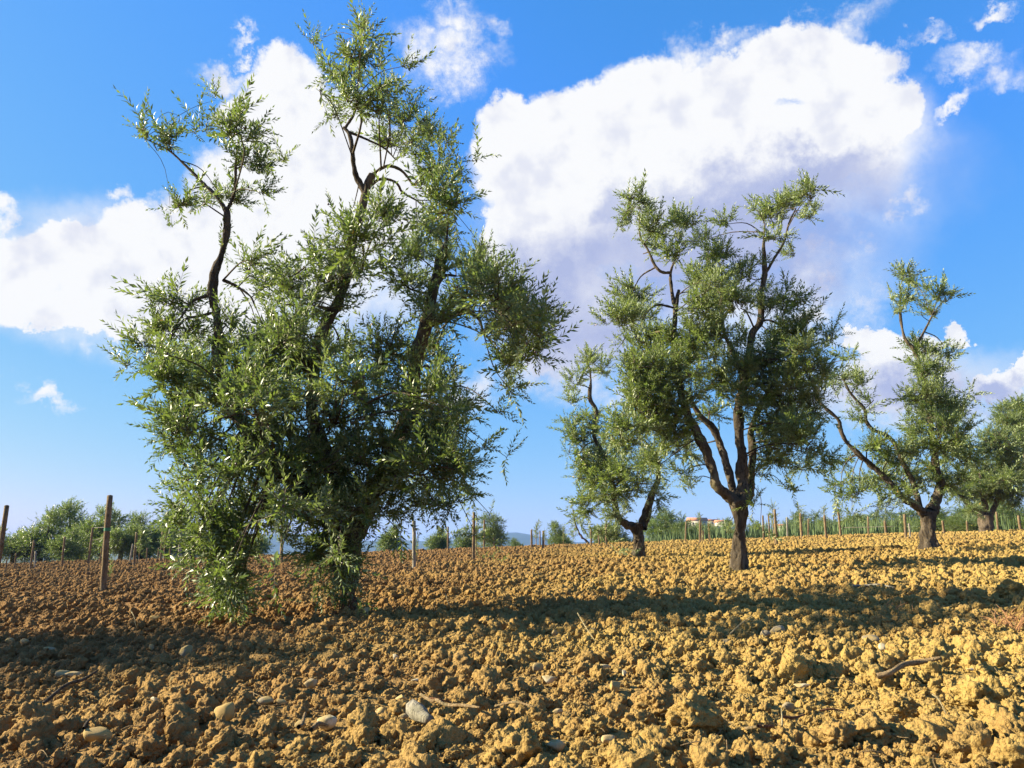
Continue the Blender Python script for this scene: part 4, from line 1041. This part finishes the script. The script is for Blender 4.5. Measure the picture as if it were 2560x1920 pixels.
def cord(name, label, cat, P, rad, mat, group=None, sides=6, n=5, knob=0.0, seed=0):
    P = np.array(P); org = P[0].copy(); c, r = catmull(P, np.full(len(P), rad) if np.isscalar(rad) else rad, n)
    v, f = tube(c, r, sides, knob, seed)
    o = obj(name, mesh_np(name, v - org, tris(f), mat, smooth=True)); o.location = org
    return tag(o, label, cat, group)
YL = ground_hit(219, 1418)[1]
cord('tie_rail', 'thin pale rail running level from a thin stake to behind the thick stake', 'rail', [pt(232,1320,YL), pt(250,1319,YL), pt(268,1318,YL)], .010, M_WIRE)
cord('slung_cord', 'yellowish cord slung between stakes behind the thick stake', 'cord', [pt(226,1350,YL), pt(245,1348,YL), pt(268,1338,YL)], .008, M_WIRE)
cord('tie_rail', 'long thin pale rail tied level across the stakes under the leaning limb', 'rail', [pt(2110,1319,29), pt(2170,1318,29), pt(2232,1316,29)], .010, M_WIRE)

# ------------------------------------------------------------------ tall grass beyond the field edge
def grass():
    n = 15000
    X = RNG.uniform(2, 34, n); Y = RNG.uniform(41.5, 56, n)
    X = X * (Y / 44)
    z = terrain(X, Y) - 0.03; h = RNG.uniform(.7, 1.5, n) * np.clip((X - 2) / 9, .25, 1)
    a = RNG.uniform(0, 3.14, n); w = RNG.uniform(.012, .035, n)
    d = np.stack([np.cos(a) * w, np.sin(a) * w, np.zeros(n)], -1); p = np.stack([X, Y, z], -1)
    tip = p + np.stack([RNG.normal(0, .12, n), RNG.normal(0, .12, n), h], -1); mid = (p + tip) / 2 + RNG.normal(0, .02, (n, 3))
    V = np.stack([p - d, p + d, mid + d * .8, mid - d * .8, tip], 1).reshape(-1, 3); b0 = np.arange(n)[:, None] * 5
    T = np.concatenate([b0 + np.array(((0, 1, 2),)), b0 + np.array(((0, 2, 3),)), b0 + np.array(((3, 2, 4),))])
    o = obj('tall_grass', mesh_np('tall_grass', V, T, M_GRASS)); o['kind'] = 'stuff'; o['label'] = 'strip of tall green grass beyond the right field edge'; o['category'] = 'grass'
grass()

# ------------------------------------------------------------------ far houses on the low green rise
def rise():
    xs = np.linspace(20, 260, 60); ts = np.linspace(0, 1, 12); V = []
    for t in ts:
        for x in xs:
            e = math.exp(-((x - 100) / 62) ** 2)
            V.append((x, 200 + 130 * t, -9 + (9 + 5.2 * e) * math.sin(math.pi * min(1, t * 1.0))))
    V = np.array(V); V[:, 2] += .5 * fbm(V * .06, 4, 9)
    n, m = len(ts), len(xs); i = np.arange(n - 1)[:, None] * m; j = np.arange(m - 1)[None, :]
    F_ = np.stack([i + j, i + j + 1, i + m + j + 1, i + m + j], -1).reshape(-1, 4)
    o = obj('low_hill', mesh_np('low_hill', V, F_, M_HILL, smooth=True)); o['kind'] = 'structure'
rise()
def box(x0, x1, y0, y1, z0, z1):
    v = np.array([(x, y, z) for z in (z0, z1) for y in (y0, y1) for x in (x0, x1)])
    f = np.array([(0, 2, 3, 1), (4, 5, 7, 6), (0, 1, 5, 4), (2, 6, 7, 3), (0, 4, 6, 2), (1, 3, 7, 5)])
    return v, f
def house(px, top, wpx, Y, label, hpx=14):
    w = wpx / F * Y; c = pt(px, top, Y); h = hpx / F * Y * .6; rh = hpx / F * Y * .4; dp = w * .7
    z0 = c[2] - h - rh
    t = thing('house', label, 'house', (c[0], Y, z0), 'village houses on the low hill')
    v, f = box(-w / 2, w / 2, -dp / 2, dp / 2, -4, h); obj('wall', mesh_np('wall', v, f, M_WALL), t)
    e = w * .06
    v = np.array([(-w / 2 - e, -dp / 2 - e, h), (w / 2 + e, -dp / 2 - e, h), (w / 2 + e, dp / 2 + e, h), (-w / 2 - e, dp / 2 + e, h), (-w / 2 - e, 0, h + rh), (w / 2 + e, 0, h + rh)])
    f = np.array([(0, 1, 5), (0, 5, 4), (2, 3, 4), (2, 4, 5), (1, 2, 5), (3, 0, 4), (0, 2, 1), (0, 3, 2)]); obj('roof', mesh_np('roof', v, f, M_ROOF), t)
    for q in (-.3, 0.05, .33):
        v, f = box(w * q - w * .05, w * q + w * .05, -dp / 2 - .06, -dp / 2 + .02, h * .35, h * .75); obj('window', mesh_np('window', v, f, M_DARK), t)
house(1742,1294,44,265,'white far house with red tiled roof, nearest the pale forked olive',22)
house(1775,1298,34,272,'smaller far white house touching the biggest one')
house(1806,1300,34,268,'far house just left of the thick bare trunk')
house(1962,1310,46,262,'long far house with orange roof right of the thick bare trunk',14)
# pink canopy beyond the right field edge
def canopy():
    Y = 46; c = pt(2433, 1302, Y); w = 36 / F * Y / 2
    t = thing('pink_canopy', 'small pink cloth canopy beyond the field edge near the pale split trunk', 'canopy', (c[0], Y, float(terrain(c[0], Y))))
    org = np.array(t.location); V = [c + np.array((0, 0, .02))]; n = 10
    for r, z in ((.55, -.08), (1.0, -.26)):
        for k in range(n): a = k * 2 * math.pi / n; V.append(c + np.array((math.cos(a) * w * r, math.sin(a) * w * r, z)))
    T = [(0, 1 + k, 1 + (k + 1) % n) for k in range(n)]
    for k in range(n): T += [(1 + k, 11 + k, 11 + (k + 1) % n), (1 + k, 11 + (k + 1) % n, 1 + (k + 1) % n)]
    obj('cloth', mesh_np('cloth', np.array(V) - org, np.array(T), M_PINK), t)
    v, f = tube(np.array([org * np.array((1, 1, 1)) * 1.0, c]) + np.array((0, 0, -.02)), np.array([.025, .025]), 8)
    obj('pole', mesh_np('pole', v - org, tris(f), M_STAKE), t)
canopy()

# ------------------------------------------------------------------ stones
def stone_mesh(seed, ang, mat):
    v, f = ICO_S; v = v.copy(); r = np.random.default_rng(seed)
    v *= (1 + .14 * vnoise(v * 1.2 + seed, seed))[:, None]
    for k in range(14 if ang else 8):
        n = r.normal(size=3); n /= np.linalg.norm(n); c = r.uniform(.42, .72) if ang else r.uniform(.6, .85)
        s = v @ n; v = v - np.clip(s - c, 0, None)[:, None] * n * (.97 if ang else .7)
    v += .015 * np.stack([vnoise(v * 6 + k * 3, seed + k) for k in range(3)], -1)
    v += .03 * np.stack([vnoise(v * 2.2 + k * 3, seed + 30 + k) for k in range(3)], -1)
    return mesh_np('stone', v, f, M_STONE[mat])
ICO_S = ico(3)
STONE_ME = {(m, a, k): stone_mesh(500 + k * 7 + a + len(m), a, m) for m in M_STONE for a in (0, 1) for k in range(3)}
for k, (px, py, w, h, m, a, lb) in enumerate(STONES):
    p = place(px, py); d = np.linalg.norm(p - np.array((0, 0, CZ))); s = d / F / 2
    o = obj('stone', STONE_ME[(m, a, k % 3)]); o.location = (p[0], p[1], p[2] + h * s * .5 + .012)
    o.scale = (w * s * 1.02, w * s * .8, h * s * 1.0); o.rotation_euler = (random.uniform(-.2, .2), random.uniform(-.25, .25), random.uniform(-.5, .5))
    tag(o, lb, 'stone', 'stones lying in the ploughed field')

# ------------------------------------------------------------------ twigs and straw
def on_soil(L, lift=.05):
    out = []
    for q in L:
        p = place(q[0], q[1]); p[2] += lift + (q[2] if len(q) > 2 else 0); out.append(p)
    return out
TW = [
 ('fallen_twig','pale forked dry twig lying across clods at the bottom centre','twig',[(1051,1788),(1077,1813),(1091,1817),(1114,1826),(1155,1837),(1198,1862)],.0052,M_TWIG),
 ('fallen_twig','thin reddish twig touching the pale forked twig','twig',[(1064,1794),(1100,1796),(1138,1788)],.003,M_TWIGR),
 ('fallen_twig','dry twig bent downward right of the pale forked twig','twig',[(1239,1784),(1262,1803),(1290,1822),(1332,1838)],.004,M_TWIG),
 ('fallen_twig','long dark stick lying in the lower left clods','stick',[(105,1776),(162,1745),(205,1723),(242,1706)],.007,M_BARK),
 ('fallen_twig','thin dark stick pointing down at the bottom left','stick',[(198,1918),(210,1890),(225,1864)],.004,M_BARK),
 ('fallen_twig','short brown stick standing at the bottom edge','stick',[(741,1914),(750,1899),(758,1880,.01)],.006,M_TWIG),
 ('fallen_twig','brown stick lying aslant at the bottom edge, left of centre','stick',[(773,1918),(792,1908),(816,1897)],.007,M_TWIG),
 ('straw_stem','long pale straw stem sticking out of the long shadow','straw',[(1445,1586,.06),(1465,1618,.04),(1488,1648)],.003,M_STRAW),
 ('straw_stem','pale straw stem leaning at the lower rim of the shadow','straw',[(1827,1626),(1855,1614,.02),(1885,1604,.05)],.003,M_STRAW),
 ('root','thick curved brown root lying on yellow clods at the right','root',[(2195,1724),(2230,1722),(2262,1712),(2300,1701),(2360,1701)],.010,M_TWIG),
 ('fallen_twig','reddish twig left of the grey rounded stone','twig',[(1955,1836),(1985,1828),(2014,1818)],.004,M_TWIGR),
 ('fallen_twig','thin reddish twig touching the grey rounded stone','twig',[(2053,1821),(2080,1822),(2112,1820)],.003,M_TWIGR),
 ('straw_stem','pale straw stem beside the cracked clod at the right','straw',[(2339,1803,.04),(2355,1826,.03),(2372,1850)],.0025,M_STRAW),
 ('straw_stem','upright straw stem at the bottom edge, right part','straw',[(1962,1918),(1962,1898,.02),(1961,1880,.04)],.0028,M_STRAW),
 ('fallen_twig','grey stick lying in the shaded strip on the right','stick',[(2130,1481),(2165,1478),(2200,1480),(2236,1486)],.010,M_STAKEG),
 ('wood_piece','weathered grey piece of branch half buried at the bottom centre','wood',[(1030,1864),(1048,1880),(1070,1898)],.022,M_STAKEG),
 ('straw_stem','thin straw stem standing in the long shadow near the large trunk','straw',[(1112,1523,.08),(1118,1530,.04),(1123,1537)],.003,M_STRAW),
 ('fallen_twig','dry twig crossing a yellow clod near the bottom edge','twig',[(1868,1880),(1890,1895),(1915,1904)],.004,M_TWIG),
 ('straw_stem','short straw stem in the lower left shadow','straw',[(322,1577,.05),(330,1588,.03),(338,1596)],.003,M_STRAW),
 ('fallen_twig','thin twig in the lower right above the bottom edge','twig',[(1900,1905),(1930,1890),(1940,1875)],.004,M_TWIGR)]
for k, (nm, lb, cat, L, rd, m) in enumerate(TW):
    cord(nm, lb, cat, on_soil(L), [rd] * (len(L) - 1) + [rd * .55], m, 'dry twigs and stems on the soil', 6, 6, .12, k)
def tuft(px, py, n, h, label, mat, name='dry_grass_tuft', spread=.12):
    p = place(px, py); ac = Acc()
    for k in range(n):
        a = random.uniform(0, 6.28); s = random.uniform(.3, 1) * spread
        b0 = np.array((random.gauss(0, spread * .35), random.gauss(0, spread * .35), -.02)); e = b0 + np.array((math.cos(a) * s, math.sin(a) * s, h * random.uniform(.4, 1)))
        c, r = catmull([b0, (b0 + e) / 2 + np.array((0, 0, h * .2)), e], [.0022, .0018, .0008], 3); v, f = tube(c, r, 3, 0, 0, False); ac.add(v, tris(f))
    o = obj(name, ac.mesh(name, mat)); o.location = p; tag(o, label, 'grass tuft')
tuft(2540, 1578, 55, .14, 'reddish dry grass tuft at the right edge', M_DRY, spread=.16)
tuft(862, 1555, 50, .20, 'reddish dry shoots around the foot of the large olive trunk', M_TWIGR, 'dry_shoots', .10)
tuft(2240, 1540, 14, .10, 'wispy dry grass stems in the shaded strip', M_DRY, spread=.10)
def suckers(px, py, n, label, sc=.16):
    p = place(px, py); ac = Acc(); d = RNG.normal(size=(n, 3)); d[:, 2] = np.abs(d[:, 2]) + .3
    P = RNG.normal(0, .07, (n, 3)); P[:, 2] = .02
    place_sprigs(ac, T_FINE, P, d, RNG.uniform(.7, 1.2, n) * sc, RNG)
    o = obj('leafy_shoot', ac.mesh('leafy_shoot', M_LEAF)); o.location = p; tag(o, label, 'shoot')
suckers(912, 1556, 3, 'leafy green shoot right at the foot of the large trunk')
suckers(905, 1572, 2, 'small grey green shoot on the soil below the large trunk', .12)
suckers(782, 1510, 5, 'green shoots on the soil left of the large trunk', .16)
suckers(505, 1490, 2, 'few pale fallen leaves on the soil left of the large olive', .13)
suckers(1210, 1402, 5, 'dark leafy shoots lying under the right skirt of the large olive', .22)
suckers(1255, 1412, 4, 'dark leafy shoots on the soil right of the large olive', .20)
suckers(1565, 1402, 4, 'pale leafy shoots at the foot of the forked olive trunk', .26)

def litter():
    ac = Acc()
    for k in range(420):
        y = 1.7 + 9 * random.random() ** 1.6; x = random.uniform(-.75, .75) * y + random.uniform(-.3, .3)
        z = float(soil_h(np.array([x]), np.array([y]))[0]) + .02; a = random.uniform(0, 6.28); L = random.uniform(.02, .10)
        d = np.array((math.cos(a), math.sin(a), random.uniform(-.25, .35))) * L; p = np.array((x, y, z))
        c, r = catmull([p, p + d * .5 + RNG.normal(0, L * .08, 3), p + d], [.0016, .0014, .0007], 2); v, f = tube(c, r, 4, 0, 0, False); ac.add(v, tris(f))
    o = obj('dry_litter', ac.mesh('dry_litter', M_TWIG)); o['kind'] = 'stuff'; o['label'] = 'scattered dry stems and bits of twig on the soil'; o['category'] = 'plant litter'
litter()

# ------------------------------------------------------------------ the air
def haze():
    v, f = box(-3600, 3600, -300, 3000, -14, 46)
    m = bpy.data.materials.new('haze'); m.use_nodes = True; nt = m.node_tree
    for n in list(nt.nodes): nt.nodes.remove(n)
    o_ = nt.nodes.new('ShaderNodeOutputMaterial'); pv = nt.nodes.new('ShaderNodeVolumePrincipled')
    pv.inputs['Color'].default_value = (0.26, 0.48, 1.0, 1); pv.inputs['Density'].default_value = 0.00024; pv.inputs['Anisotropy'].default_value = 0.0
    nt.links.new(pv.outputs[0], o_.inputs['Volume'])
    o = obj('haze', mesh_np('haze', v, f, m)); o['kind'] = 'stuff'; o['label'] = 'thin blue haze in the air over the hills'; o['category'] = 'haze'
haze()
